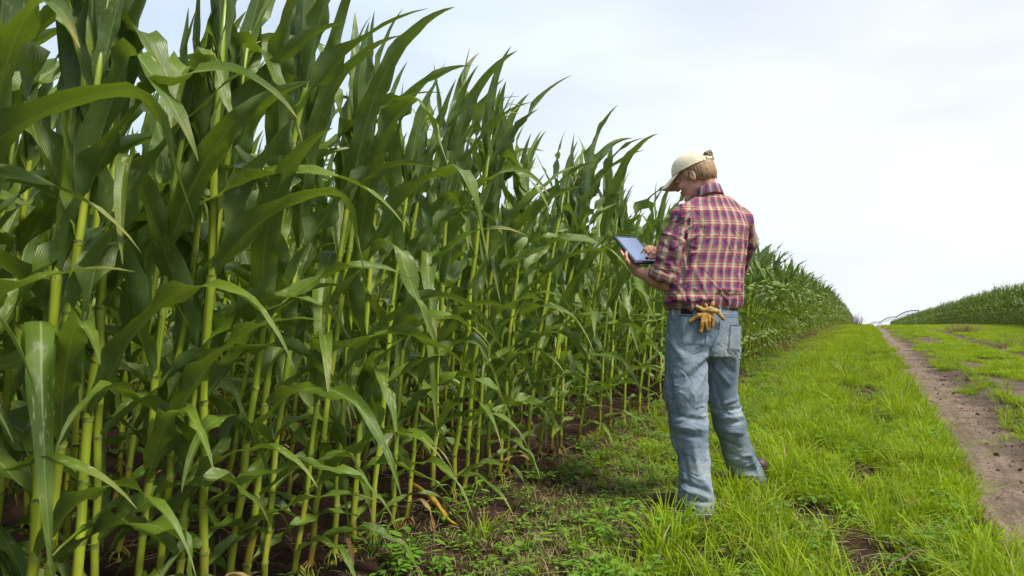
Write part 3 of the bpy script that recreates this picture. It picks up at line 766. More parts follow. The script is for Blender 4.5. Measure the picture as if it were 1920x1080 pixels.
def creases(V, N, freq, aniso, amp, sharp, seed, weight=None, rot=0.):
    """long thin wrinkle lines of cloth: ridged noise, stretched along one direction"""
    a = V @ RH; b = V[:, 2]; c = V @ FH; a, b = a * math.cos(rot) + b * math.sin(rot), -a * math.sin(rot) + b * math.cos(rot)
    q = np.stack([a * freq / aniso, b * freq, c * freq / aniso], -1); q = q + .35 * np.stack([noise(q * .7, seed + 1), noise(q * .7, seed + 2), noise(q * .7, seed + 3)], -1)
    n_ = noise(q, seed) + .35 * noise(q * 2.1, seed + 5); d_ = np.exp(-np.abs(n_) / sharp) * np.clip(.6 + noise(V * 5, seed + 9) * 1.6, 0, 1)
    if weight is not None: d_ = d_ * weight
    return V + N * (amp * (d_ - .25 * (d_ > .02)))[:, None]

MO = P(1330, 930, 3.68); MO[2] = 0
MO[2] = float(zg(MO[:1], MO[1:2])[0])
man = empty('person', MO, label='man in cream cap, plaid shirt and faded jeans standing at the field edge', cat='person')
def local(V): return np.asarray(V) - MO
def part(name, V, F, mat, parent=man, uv=None, smooth=True, **k):
    return obj(name, mesh(name, local(V), F, mat, uv, smooth), parent, **k)
def frame(yaw, pitch=0, roll=0):
    """columns right, forward, up; yaw measured from the camera's forward, positive to the right"""
    f = FH * math.cos(yaw) + RH * math.sin(yaw); r_ = np.cross(f, UP)
    f2 = f * math.cos(pitch) + UP * math.sin(pitch); u = np.cross(r_, f2)
    r3 = r_ * math.cos(roll) + u * math.sin(roll); u3 = np.cross(r3, f2)
    return np.stack([r3, f2, u3], 1)
BY = R(-12)                              # torso facing
BF = frame(BY); byaw = math.atan2(BF[1, 0], BF[0, 0])

# materials of the figure
def skin_mat():
    m = Mat('skin'); t = m.n('ShaderNodeTexCoord').outputs['Object']; n = m.noise(t, 22, 4)
    c = m.mix(m.mapr(n, .35, .7), (.50, .235, .155), (.64, .35, .25)); m.base(c, .5, .4)
    m.b.inputs['Subsurface Weight'].default_value = .12; m.b.inputs['Subsurface Radius'].default_value = (.01, .004, .002)
    m.bump(m.noise(t, 260, 2), .12, .001); return m.m
def denim_mat():
    m = Mat('denim'); t = m.n('ShaderNodeTexCoord').outputs['Object']
    a = m.noise(t, 7, 4); tw = m.n('ShaderNodeTexWave'); tw.inputs['Scale'].default_value = 210; tw.inputs['Distortion'].default_value = 1.5
    m.l(m.scale(t, (1, 1, .25)), tw.inputs[0])
    v = m.noise(m.scale(t, (1, 1, .22)), 230, 3, .7)
    c = m.ramp(a, [(.30, (.098, .137, .185)), (.5, (.180, .228, .272)), (.70, (.36, .400, .425))])
    c = m.mix(m.mapr(v, .42, .70, 0, .25), c, (.36, .40, .43))
    c = m.mix(m.mapr(v, .55, .32, 0, .25), c, (.085, .125, .175))
    gz = m.noise(t, 3.1, 2); c = m.mix(m.mapr(gz, .52, .68, 0, .35), c, (.30, .32, .27))
    m.base(c, .85, .2); m.bump(m.math('ADD', m.math('MULTIPLY', tw.outputs[1], .3), v), .35, .0015); return m.m
def plaid_mat():
    m = Mat('plaid_cotton'); uvn = m.n('ShaderNodeUVMap').outputs[0]; sp = m.n('ShaderNodeSeparateXYZ'); m.l(uvn, sp.inputs[0])
    fu = m.math('FRACT', m.math('DIVIDE', sp.outputs[0], .0545)); fv = m.math('FRACT', m.math('DIVIDE', sp.outputs[1], .076))
    red, navy, cream, grey, white, oran = (.34, .042, .088), (.060, .036, .135), (.56, .46, .27), (.19, .15, .16), (.74, .67, .56), (.42, .16, .10)
    wu = m.ramp(fu, [(0, cream), (.15, white), (.19, grey), (.34, grey), (.36, oran), (.39, red), (.51, red), (.53, navy), (.69, navy), (.72, red), (.86, red), (.88, oran), (.91, cream)], 'CONSTANT')
    wv = m.ramp(fv, [(0, cream), (.10, red), (.15, oran), (.19, cream), (.24, oran), (.28, grey), (.40, navy), (.42, red), (.53, red), (.55, navy), (.75, navy), (.80, red), (.94, navy), (.955, oran)], 'CONSTANT')
    c = m.mix(.5, wu, wv); t = m.n('ShaderNodeTexCoord').outputs['Object']
    sat = m.n('ShaderNodeHueSaturation'); sat.inputs['Saturation'].default_value = 1.0; sat.inputs['Value'].default_value = .90; m.l(c, sat.inputs['Color'])
    n = m.noise(t, 30, 3); c = m.mix(m.mapr(n, .3, .7, .0, .12), sat.outputs[0], (.42, .34, .33))
    m.base(c, .85, .15); m.bump(m.noise(t, 700, 2), .2, .001); return m.m
M_SKIN, M_DENIM, M_PLAID = skin_mat(), denim_mat(), plaid_mat()
M_SEAM = simple('denim_seam', (.09, .15, .23), .9, 90, .4); M_SEAM_LT = simple('denim_edge', (.34, .44, .52), .9, 90, .35)
M_CAP = simple('cap_canvas', (.80, .71, .50), .85, 260, .10, .15, .3); M_CAPU = simple('cap_underside', (.50, .38, .22), .9, 60, .1)
M_HAIR = Mat('hair'); _t = M_HAIR.n('ShaderNodeTexCoord').outputs['Object']
_n = M_HAIR.noise(M_HAIR.scale(_t, (1, 1, .12)), 260, 3, .7)
M_HAIR.base(M_HAIR.ramp(_n, [(.32, (.16, .085, .036)), (.5, (.34, .20, .095)), (.68, (.52, .34, .18))]), .45, .5); M_HAIR.bump(_n, .5, .003); M_HAIR = M_HAIR.m
M_SHOE = simple('shoe_leather', (.060, .030, .026), .5, 40, .3); M_SOLE = simple('shoe_sole', (.03, .025, .022), .8)
M_BELT = simple('belt_leather', (.035, .018, .012), .5, 40, .2)
M_GLOVE = simple('glove_leather', (.37, .20, .045), .75, 34, .6, .3, .4); M_GLOVE2 = simple('glove_leather_pale', (.40, .25, .085), .8, 34, .5, .3, .4)
M_BLACK = simple('black_plastic', (.010, .010, .012), .3, 20, .1, .5, 0); M_METAL = simple('metal', (.25, .24, .22), .35, 60, .2, .5, .05, 1)
M_WEB = simple('worn_webbing', (.20, .155, .11), .9, 120, .4, .2, .5)
M_EYE = simple('eye', (.75, .72, .68), .15, 10, .05); M_PHONE = simple('phone_black', (.012, .013, .016), .18, 20, .1, .5, 0)

# --- joints
HC = P(1303, 331, 3.73); HF = frame(R(15.7 - 72), R(-19), R(3))
def H(x, y, z): return HC + HF @ np.array([x, y, z], float)
neckb = P(1333, 386, 3.715)
LS, LE, LW = P(1279, 412, 3.62), P(1252, 532, 3.64), P(1195, 508, 3.775)
RS, RE = P(1386, 412, 3.76), P(1384, 505, 3.98); RWr = P(1248, 494, 3.93)
LH, RH_ = P(1292, 640, 3.62), P(1353, 640, 3.70)
LK, RK = P(1292, 795, 3.56), P(1367, 790, 3.80); LA, RA = P(1305, 930, 3.50), P(1404, 893, 3.93)
# tablet frame
T0 = P(1190, 494, 3.70); T1 = P(1146, 440, 3.865); _a = T1 - T0; tt = _a / np.linalg.norm(_a)
T2 = P(1191, 441, 3.965) - T1; ts = T2 - tt * T2.dot(tt); ts /= np.linalg.norm(ts); tn = np.cross(ts, tt)
if tn[2] < 0: tn = -tn
TS, TT = .178, .25
def T(s_, t_, n_=0.): return T0 + ts * s_ + tt * t_ + tn * n_

# --- body: one continuous surface
lo = np.minimum.reduce([LA, RA, LW, T1, LE]) - .16; hi = np.maximum.reduce([LA, RA, RE, HC, RS]) + .16; lo[2] = -.02 + MO[2]; hi[2] = 1.92
B = Vol(lo, hi, .0042)
B.stack([(P(1321, 640, 3.665), .17, .115, byaw), (P(1322, 590, 3.66), .155, .105, byaw), (P(1330, 500, 3.665), .155, .10, byaw), (P(1334, 430, 3.68), .17, .105, byaw), (P(1335, 400, 3.69), .14, .08, byaw), (P(1335, 385, 3.70), .07, .06, byaw)], .03)
B.chain([LS, LE], [.048, .040], .03); B.chain([LE, LE + .45 * (LW - LE), LW], [.045, .044, .029], .02)
B.chain([RS, RE], [.048, .040], .03); B.chain([RE, RE + .45 * (RWr - RE), RWr], [.043, .042, .028], .02)
B.chain([LH, LK, LA], [.070, .050, .038], .03); B.chain([RH_, P(1353, 735, 3.76), RK, RA], [.070, .056, .050, .038], .03)
TO = frame(R(-48))[:, 1]
for A_, g in ((LA, TO), (RA, frame(R(-42))[:, 1])):
    A0 = A_.copy(); A0[2] = MO[2] + .06; B.chain([A_, A0, A0 + g * .13 - UP * .025], [.042, .036, .026], .02)
B.chain([neckb, H(0, -.040, -.060)], [.056, .053], .02)
# head
B.ell(H(0, -.012, .035), (.077, .098, .088), HF, .02); B.ell(H(0, .028, -.035), (.062, .066, .085), HF, .02)
B.chain([H(-.05, .0, -.07), H(-.02, .072, -.108), H(.02, .072, -.108), H(.05, .0, -.07)], [.020, .016, .016, .020], .025)
B.cap(H(-.03, .090, .032), H(.03, .090, .032), .010, .010, .02)                                   # brow
for q in (-1, 1):
    B.ell(H(q * .030, .104, .010), (.017, .014, .012), HF, .012, True)                             # eye socket
    B.ell(H(q * .030, .086, .010), (.0135, .0135, .0125), HF, .003)
    B.ell(H(q * .040, .078, -.028), (.020, .018, .016), HF, .02)                                   # cheek
    E_ = frame(R(15.7 - 66) + q * R(-22), R(-30)) if False else HF
    B.ell(H(q * .079, -.010, -.008), (.009, .018, .030), E_, .004); B.ell(H(q * .088, -.006, -.004), (.008, .010, .018), E_, .003, True)
    B.ell(H(q * .076, -.010, -.030), (.007, .010, .010), E_, .006)
    B.ell(H(q * .010, .112, -.030), (.008, .009, .007), HF, .006)                                  # nostril wing
B.chain([H(0, .094, .018), H(0, .108, -.008), H(0, .119, -.026)], [.009, .010, .011], .012)
B.chain([H(-.021, .092, -.056), H(0, .101, -.053), H(.021, .092, -.056)], [.004, .007, .004], .007)
B.chain([H(-.019, .090, -.066), H(0, .098, -.066), H(.019, .090, -.066)], [.004, .0075, .004], .007)
B.cap(H(-.022, .100, -.0605), H(.022, .100, -.0605), .0018, .0018, .004, True)
B.ell(H(0, .084, -.100), (.018, .016, .014), HF, .012)
# left hand under the tablet: palm, four fingers, thumb
B.chain([LW, T(.030, .030, -.034)], [.028, .022], .015)
B.cap(T(.004, .045, -.027), T(.060, .050, -.030), .015, .015, .015); B.cap(LW, T(.055, .035, -.034), .022, .018, .015)
for s_, t1, t2, t3, rr in ((-.006, .085, .110, .126, .0088), (.010, .095, .124, .143, .0090), (.032, .098, .128, .150, .0090), (.054, .090, .112, .128, .0080)):
    B.chain([T(s_ + .006, .050, -.024), T(s_, t1, -.022), T(s_ - .002, t2, -.017), T(s_ - .003, t3, -.013)], [rr * 1.1, rr, rr * .92, rr * .8], .005)
B.chain([T(.0, .03, -.030), T(-.016, .045, -.016), T(-.017, .070, .000), T(-.006, .088, .010)], [.012, .0105, .0095, .0085], .006)
# right hand over the screen: index touching, the others curled
RP = T(.150, .062, .050)
B.chain([RWr, RWr + .55 * (RP - RWr), RP], [.028, .026, .021], .015); B.cap(T(.150, .035, .046), T(.150, .088, .048), .013, .014, .012)
for t0, (a1, b1), (a2, b2), (a3, b3), rr in ((.092, (.128, .050), (.112, .036), (.100, .013), .0086), (.074, (.124, .052), (.108, .040), (.112, .022), .0088),
                                            (.055, (.126, .050), (.112, .038), (.118, .022), .0084), (.036, (.130, .046), (.120, .034), (.125, .022), .0074)):
    B.chain([T(.150, t0, .048), T(a1, t0, b1), T(a2, t0 - .003, b2), T(a3, t0 - .006, b3)], [rr * 1.1, rr, rr * .92, rr * .8], .005)
B.chain([T(.158, .030, .042), T(.140, .020, .030), T(.122, .024, .022), T(.110, .034, .018)], [.012, .0105, .0095, .0082], .006)
V, F = B.mesh(2)
V = folds(V, vnormals(V, F), [])
part('body', V, F, M_SKIN)
for q in (-1, 1):
    e = Vol(H(q * .030, .088, .010) - .02, H(q * .030, .088, .010) + .02, .003); e.ell(H(q * .030, .0895, .010), (.0118, .0118, .0105), HF, .002)
    v, f = e.mesh(1); part('eye', v, f, M_EYE)

# --- hair: cap of hair over the back and sides with strand relief
Hv = Vol(HC - .16, HC + .16, .0034)
Hv.ell(H(0, -.016, .035), (.084, .104, .092), HF, .01); Hv.ell(H(0, -.052, -.012), (.070, .062, .058), HF, .03)
for q in (-1, 1): Hv.ell(H(q * .070, .022, .012), (.012, .016, .032), HF, .01)
Hv.halfspace_cut(H(0, .012, .0), HF @ np.array([0, 1, -.15]), H(0, .012, 0) - .2, H(0, .012, 0) + .2, .008) if False else None
sl = tuple(slice(0, n_) for n_ in Hv.n); gg = np.meshgrid(*[np.arange(Hv.n[i]) * Hv.h + Hv.o[i] for i in range(3)], indexing='ij')
q = [sum(HF[j, i] * (gg[j] - HC[j]) for j in range(3)) for i in range(3)]
line = np.interp(q[1], [-.12, -.05, -.028, -.012, .004, .012, .03, .045, .12], [-.062, -.058, -.030, .030, .034, -.018, -.012, .03, .048])   # hair reaches down to this height
Hv.D = np.maximum(Hv.D, (line - q[2]).astype(np.float32) * .8)
V, F = Hv.mesh(1); N = vnormals(V, F); lq = (V - HC) @ HF; ang = np.arctan2(lq[:, 0], lq[:, 1])
V = V + N * (.0010 * noise(np.stack([ang * 26, lq[:, 2] * 14, lq[:, 1] * 14], -1), 3) + .0012 * noise(np.stack([ang * 60, lq[:, 2] * 22, 0 * ang], -1), 4))[:, None]
hair = part('hair', V, F, M_HAIR)
hb = MB(); r = np.random.default_rng(12)
for i in range(420):
    a = r.uniform(.95, 2 * math.pi - .95); z0 = r.uniform(-.045, .035); ca, sa = math.cos(a), math.sin(a)
    if abs(sa) > .8 and ca > -.25: continue
    pts = []
    for j in range(4):
        z = z0 - j * r.uniform(.004, .009); g = .93 if z > -.02 else .93 - (-.02 - z) * 3.2
        pts.append(H(sa * .087 * g, -.018 + ca * .107 * g, z) )
    v, f, uv = tube(pts, [.0011, .0011, .0009, .0003], 3); hb.add(local(v), f)
obj('hair_strands', hb.me('hair_strands', [M_HAIR]), hair, kind='stuff')

# --- cap
def dome(rx, ryf, ryb, z0, h, nz_=14, na=48, inset=0.):
    v = []
    for i in range(nz_ + 1):
        t = i / nz_; c = math.cos(t * math.pi / 2) ** .72; z = z0 + h * math.sin(t * math.pi / 2)
        for j in range(na):
            a = j / na * 2 * math.pi; sx, cy_ = math.sin(a), math.cos(a)
            seam = .0012 * math.exp(-((((a / (math.pi / 3)) + .5) % 1 - .5) / .04) ** 2) * (inset == 0)
            k_ = 1 - inset / .09 + seam / .09
            dip = 0
            if cy_ < -.80 and t < .38: dip = 0
            v.append(H(rx * sx * c * k_, (ryf if cy_ > 0 else ryb) * cy_ * c * k_ + .004, z - inset * .5 + .006 * (1 - t) * (cy_ < 0) * -cy_))
    return np.array(v), grid_faces(nz_ + 1, na, True)
V, F = dome(.091, .113, .121, .040, .098)
na = 48; keep = []
for q_ in F:                                   # the half-round opening above the strap at the back
    keep.append(q_)
Vi, Fi = dome(.091, .113, .121, .040, .098, inset=.0022); ki = []
for q_ in Fi:
    ki.append(tuple(i + len(V) for i in q_[::-1]))
rim = [(j, (j + 1) % na, len(V) + (j + 1) % na, len(V) + j)[::-1] for j in range(na)]
capo = part('cap', np.concatenate([V, Vi]), keep + ki + rim, M_CAP)
sb = Vol(H(0, 0, .139) - .02, H(0, 0, .139) + .02, .0025); sb.ell(H(0, .004, .139), (.007, .007, .004), HF, .002); v, f = sb.mesh(1); part('button', v, f, M_CAP, capo)
bt, bb_ = [], []
nb, nr_ = 25, 9
for i in range(nr_):
    t = i / (nr_ - 1)
    for j in range(nb):
        a = (j / (nb - 1) - .5) * 2; th = a * 1.12
        x0, y0 = .090 * math.sin(th), .004 + .113 * math.cos(th)
        x1, y1 = .082 * math.sin(a * 1.18), .114 + .084 * math.cos(a * 1.25) ** .8 if abs(a) < 1 else .112 + .076 * max(0, math.cos(1.25)) ** .8
        x, y = x0 + (x1 - x0) * t, y0 + (y1 - y0) * t
        z = .043 - .034 * t ** 1.2 - .020 * (abs(x) / .08) ** 2 * (.3 + .7 * t)
        bt.append(H(x, y, z)); bb_.append(H(x, y, z - .0032))
f = grid_faces(nr_, nb); n0 = len(bt); f2 = [tuple(i + n0 for i in q_[::-1]) for q_ in f]
edge = [i for i in range(nb)] + [i * nb + nb - 1 for i in range(1, nr_)] + [(nr_ - 1) * nb + j for j in range(nb - 2, -1, -1)] + [i * nb for i in range(nr_ - 2, 0, -1)]
f3 = [(edge[i], edge[(i + 1) % len(edge)], edge[(i + 1) % len(edge)] + n0, edge[i] + n0) for i in range(len(edge))]
me_ = mesh('brim', local(np.array(bt + bb_)), f + f2 + f3, [M_CAP, M_CAPU], mi=[0] * len(f) + [1] * len(f2) + [0] * len(f3)); obj('brim', me_, capo)
# band round the rim, strap and worn buckle
bp = [H(.0925 * math.sin(a), .004 + (.1145 if math.cos(a) > 0 else .1225) * math.cos(a), .044 + .005 * (math.cos(a) < 0) * -math.cos(a)) for a in np.linspace(.0, 2 * math.pi, 49)]
v, f, uv = tube(bp, .0024, 6); part('band', v, f, M_CAP, capo)
st = []
for i, a in enumerate(np.linspace(math.pi - .50, math.pi + .50, 13)):
    for z in (.050, .068): st.append(H(.094 * math.sin(a), .004 + .1245 * math.cos(a), z))
st = np.array(st); part('strap', np.concatenate([st, st + (HF @ np.array([0, -.003, 0]))]), grid_faces(13, 2) + [tuple(i + 26 for i in q_[::-1]) for q_ in grid_faces(13, 2)], M_CAP, capo)
bk = Vol(H(-.0, -.13, .09) - .07, H(0, -.13, .09) + .07, .003)
bk.chain([H(-.040, -.105, .084), H(-.010, -.122, .086), H(.022, -.118, .080)], [.009, .0115, .010], .006); bk.cap(H(-.034, -.116, .070), H(-.012, -.126, .068), .006, .005, .004); bk.cap(H(.0, -.126, .066), H(.003, -.127, .044), .0035, .003, .004)
v, f = bk.mesh(1); v = v + vnormals(v, f) * (.0014 * noise(v * 260, 2))[:, None]; part('buckle', v, f, M_WEB, capo)

# --- jeans
J = Vol(np.minimum(LA, RA) - .22, np.maximum(LA, RA) + .30, .0062); J = Vol([min(LA[0], RA[0], LH[0]) - .20, min(LA[1], RA[1]) - .25, MO[2] - .02], [max(LA[0], RA[0]) + .22, max(LA[1], RA[1]) + .25, 1.10], .0048)
J.stack([(P(1320, 668, 3.66), .150, .120, byaw), (P(1316, 640, 3.66), .196, .138, byaw), (P(1317, 608, 3.655), .194, .132, byaw), (P(1319, 566, 3.66), .186, .120, byaw)], .03, 2.25)
J.chain([P(1287, 655, 3.63), P(1286, 735, 3.59), P(1291, 795, 3.565), P(1302, 865, 3.53), P(1304, 935, 3.50), P(1310, 956, 3.485)], [.112, .110, .096, .076, .089, .080], .025)
J.chain([P(1352, 655, 3.70), P(1352, 735, 3.76), P(1368, 795, 3.80), P(1384, 850, 3.87), P(1401, 890, 3.92), P(1413, 908, 3.935)], [.104, .080, .084, .080, .085, .080], .025)
# flat hems
for p_, n_ in ((P(1306, 959, 3.49), -UP + .1 * FH), (P(1416, 912, 3.94), -UP * .9 + RH * .35)):
    J.halfspace_cut(p_, n_ / np.linalg.norm(n_), p_ - .14, p_ + .14)
    pin = p_ + UP * .03; J.cap(p_ - UP * .08, p_ + UP * .012, .070, .066, .006, True)
V, F = J.mesh(2); N = vnormals(V, F)
def on(px, py, D): return P(px, py, D)
fl = [  # seat and thigh drapes of the left leg
 ((1330, 662), (1284, 700), .016, .010), ((1328, 676), (1278, 728), .014, -.010), ((1326, 694), (1296, 745), .016, .010),
 ((1256, 640), (1284, 676), .018, .007), ((1326, 722), (1306, 790), .014, -.007), ((1250, 690), (1268, 780), .018, -.008),
 ((1262, 778), (1322, 790), .013, -.011), ((1264, 800), (1326, 806), .015, .009), ((1268, 814), (1318, 822), .012, -.009),
 ((1268, 790), (1300, 776), .012, .006), ((1256, 812), (1272, 850), .022, .016), ((1300, 830), (1312, 900), .014, .007),
 ((1280, 850), (1292, 910), .014, -.007), ((1276, 902), (1330, 924), .012, -.011), ((1278, 918), (1332, 934), .012, .010), ((1284, 938), (1334, 944), .010, -.010),
 ((1318, 900), (1334, 926), .016, .014),
 # seat
 ((1332, 640), (1316, 600), .018, -.008), ((1300, 655), (1322, 640), .014, .006), ((1331, 655), (1333, 690), .014, -.014),
 # right leg
 ((1340, 668), (1376, 700), .014, -.008), ((1338, 684), (1368, 722), .014, .009), ((1384, 640), (1378, 690), .016, .007),
 ((1338, 716), (1356, 770), .013, -.007), ((1346, 760), (1384, 748), .011, .008), ((1346, 772), (1392, 766), .011, -.011), ((1348, 784), (1396, 780), .012, .010),
 ((1350, 798), (1396, 790), .010, -.010), ((1352, 808), (1394, 812), .012, .007), ((1352, 825), (1388, 840), .013, -.008),
 ((1364, 850), (1404, 862), .012, -.011), ((1366, 862), (1410, 852), .012, .010), ((1372, 876), (1414, 880), .012, -.011), ((1380, 888), (1424, 892), .013, .010),
 ((1408, 856), (1418, 884), .016, .014)]
V = pfolds(V, N, fl, 1.0); N = vnormals(V, F)
V = V + N * (.0030 * fbm(V * np.array([16, 16, 9.]), 3, 6))[:, None]; N = vnormals(V, F)
_z = V[:, 2]; kn = np.exp(-((_z - .53) / .11) ** 2) + np.exp(-((_z - .12) / .13) ** 2) + .5 * np.exp(-((_z - .82) / .10) ** 2) + .22
V = creases(V, N, 17, 2.6, .0075, .10, 61, kn, .25); N = vnormals(V, F); V = creases(V, N, 26, 3.2, .0040, .12, 75, kn, -.45); N = vnormals(V, F)
V = creases(V, N, 13, 2.8, .0060, .09, 88, np.exp(-((_z - .72) / .16) ** 2), -.8); N = vnormals(V, F)
jeans = part('jeans', V, F, M_DENIM); JV, JN = V, N
def seamline(name, pix, parent, mat, w_=.0022, n_=26, V_=None, N_=None, lift=.0012):
    V_ = JV if V_ is None else V_; N_ = JN if N_ is None else N_
    pix = np.array(pix, float); s_ = np.linspace(0, len(pix) - 1, n_); pts = []
    for q_ in s_:
        i = min(int(q_), len(pix) - 2); a = pix[i] + (pix[i + 1] - pix[i]) * (q_ - i); pts.append(cast(V_, N_, a[0], a[1], lift))
    v, f, uv = tube(pts, w_, 5); return part(name, v, f, mat, parent)
def patch(name, c4, parent, mat, nu=14, nv=14, lift=.004, V_=None, N_=None):
    V_ = JV if V_ is None else V_; N_ = JN if N_ is None else N_; c4 = np.array(c4, float); vs = []
    for i in range(nv):
        for j in range(nu):
            a, b = i / (nv - 1), j / (nu - 1); p_ = (c4[0] * (1 - b) + c4[1] * b) * (1 - a) + (c4[3] * (1 - b) + c4[2] * b) * a
            e = min(a, b, 1 - a, 1 - b); vs.append(cast(V_, N_, p_[0], p_[1], lift if e > 0 else -.002))
    return part(name, np.array(vs), [f_ for f_ in grid_faces(nv, nu)], mat, parent)
pk = patch('pocket', [(1273, 590), (1323, 594), (1322, 650), (1277, 648)], jeans, M_DENIM)
seamline('seam', [(1274, 591), (1322, 595)], pk, M_SEAM, lift=.005); seamline('seam', [(1274, 592), (1275, 620), (1277, 646), (1303, 660), (1322, 650), (1323, 596)], pk, M_SEAM, .0016, 40, lift=.005)
pk = patch('pocket', [(1369, 608), (1390, 609), (1388, 660), (1364, 658)], jeans, M_DENIM)
seamline('seam', [(1369, 609), (1388, 610)], pk, M_SEAM, lift=.005); seamline('seam', [(1369, 609), (1365, 655), (1378, 663)], pk, M_SEAM, .0016, lift=.005)
seamline('seam', [(1350, 600), (1348, 620), (1340, 640), (1332, 658)], jeans, M_SEAM, .0022); seamline('seam', [(1354, 600), (1352, 622), (1344, 643), (1334, 662)], jeans, M_SEAM_LT, .0012)
seamline('seam', [(1256, 600), (1257, 680), (1262, 740), (1264, 800), (1276, 870)], jeans, M_SEAM, .0022, 60)
for y in (590, 594): seamline('seam', [(1354, y), (1388, y)], jeans, M_SEAM, .0011)
for x_ in (1350, 1262):
    patch('belt_loop', [(x_ - 3, 574), (x_ + 3, 574), (x_ + 3, 594), (x_ - 3, 594)], jeans, M_SEAM_LT, 3, 6, .006)
pts = []
for a in np.linspace(0, 2 * math.pi, 61)[:-1]:
    c = P(1321, 572, 3.66); u_, v_ = .183 * np.sign(math.cos(a)) * abs(math.cos(a)) ** (2 / 2.25), .121 * np.sign(math.sin(a)) * abs(math.sin(a)) ** (2 / 2.25)
    pts.append(c + BF[:, 0] * u_ + BF[:, 1] * v_)
pts = np.array(pts); ring = np.stack([pts - UP * .030, pts + UP * .006, (pts - pts.mean(0)) * .97 + pts.mean(0) + UP * .006, (pts - pts.mean(0)) * .97 + pts.mean(0) - UP * .030], 0)
part('belt', ring.reshape(-1, 3), grid_faces(4, 60, True), M_BELT)
# frayed pale hem edges
for c_, r_, nn in ((P(1306, 957, 3.49), .080, UP), (P(1415, 911, 3.94), .078, UP * .95 - RH * .3)):
    hb = MB(); rr = np.random.default_rng(int(c_[0] * -1000))
    a1 = np.cross(nn, FH); a1 /= np.linalg.norm(a1); a2 = np.cross(nn, a1); a2 /= np.linalg.norm(a2)
    ringp = []
    for a in np.linspace(0, 6.283, 41):
        tgt = c_ + r_ * (math.cos(a) * a1 + math.sin(a) * a2); ringp.append(nearest(JV, JN, tgt, .001))
    v, f, uv = tube(ringp, .0034, 5); hb.add(local(v), f)
    for q_ in range(70):
        p0 = ringp[rr.integers(0, 40)] + rr.normal(0, .004, 3); v, f, uv = tube([p0, p0 - UP * rr.uniform(.006, .018) + rr.normal(0, .003, 3)], .0007, 3); hb.add(local(v), f)
    obj('hem', hb.me('hem', [M_SEAM_LT]), jeans)

# --- shoes
for A_, g in ((P(1308, 958, 3.50), frame(R(-56))[:, 1]), (P(1423, 915, 3.955), frame(R(-62))[:, 1])):
    z0 = float(zg(A_[:1], A_[1:2])[0]); A0 = A_.copy(); A0[2] = z0 + .055; sd_ = np.cross(g, UP); Mx = np.stack([sd_, g, UP], 1)
    s_ = Vol(A0 + g * .1 - .24, A0 + g * .1 + .24, .0055)
    s_.ell(A0 - g * .0 + UP * .0, (.040, .052, .052), Mx, .02); s_.ell(A0 + g * .10 - UP * .012, (.044, .09, .042), Mx, .03); s_.ell(A0 + g * .19 - UP * .018, (.046, .062, .034), Mx, .02)
    s_.cap(A0 + UP * .01 + g * .02, A0 + UP * .07 - g * .005, .042, .046, .02)
    s_.halfspace_cut(A0 - UP * .046, -UP, A0 - .3, A0 + .3); v, f = s_.mesh(2); shoe = part('shoe', v, f, M_SHOE)
    ol = []
    for t in np.linspace(0, 2 * math.pi, 40, endpoint=False):
        y = .095 + .155 * -math.cos(t); w_ = .046 * abs(math.sin(t)) ** .7 * (1.0 if y > .1 else .86); ol.append(A0 + g * y + sd_ * w_ * np.sign(math.sin(t)))
    ol = np.array(ol); so = np.concatenate([ol - UP * .058, ol - UP * .036]); part('sole', so, grid_faces(2, 40, True) + [tuple(range(40))[::-1], tuple(range(40, 80))], M_SOLE, shoe)

# --- shirt
S_ = Vol([LE[0] - .16, min(LE[1], LS[1]) - .22, 1.0], [RE[0] + .22, RE[1] + .2, 1.70], .0046)
tor = [(P(1319, 579, 3.66), .198, .130, byaw), (P(1319, 571, 3.66), .212, .142, byaw), (P(1319, 552, 3.66), .216, .150, byaw), (P(1325, 505, 3.665), .202, .138, byaw), (P(1334, 460, 3.675), .194, .130, byaw),
       (P(1338, 425, 3.685), .190, .126, byaw), (P(1336, 402, 3.69), .168, .110, byaw), (P(1334, 385, 3.70), .122, .088, byaw), (P(1333, 368, 3.70), .078, .070, byaw)]
S_.chain([P(1281, 414, 3.62), P(1260, 468, 3.615), P(1250, 512, 3.635)], [.064, .074, .074], .022)
S_.chain([P(1250, 512, 3.635), LE + .22 * (LW - LE) + UP * .022], [.070, .062], .03)
S_.chain([P(1390, 414, 3.77), P(1399, 452, 3.86), RE], [.060, .060, .052], .022); S_.chain([RE, RE + .55 * (RWr - RE)], [.050, .048], .02)
dcut = (LW - LE) / np.linalg.norm(LW - LE); cp = LE + .40 * (LW - LE)
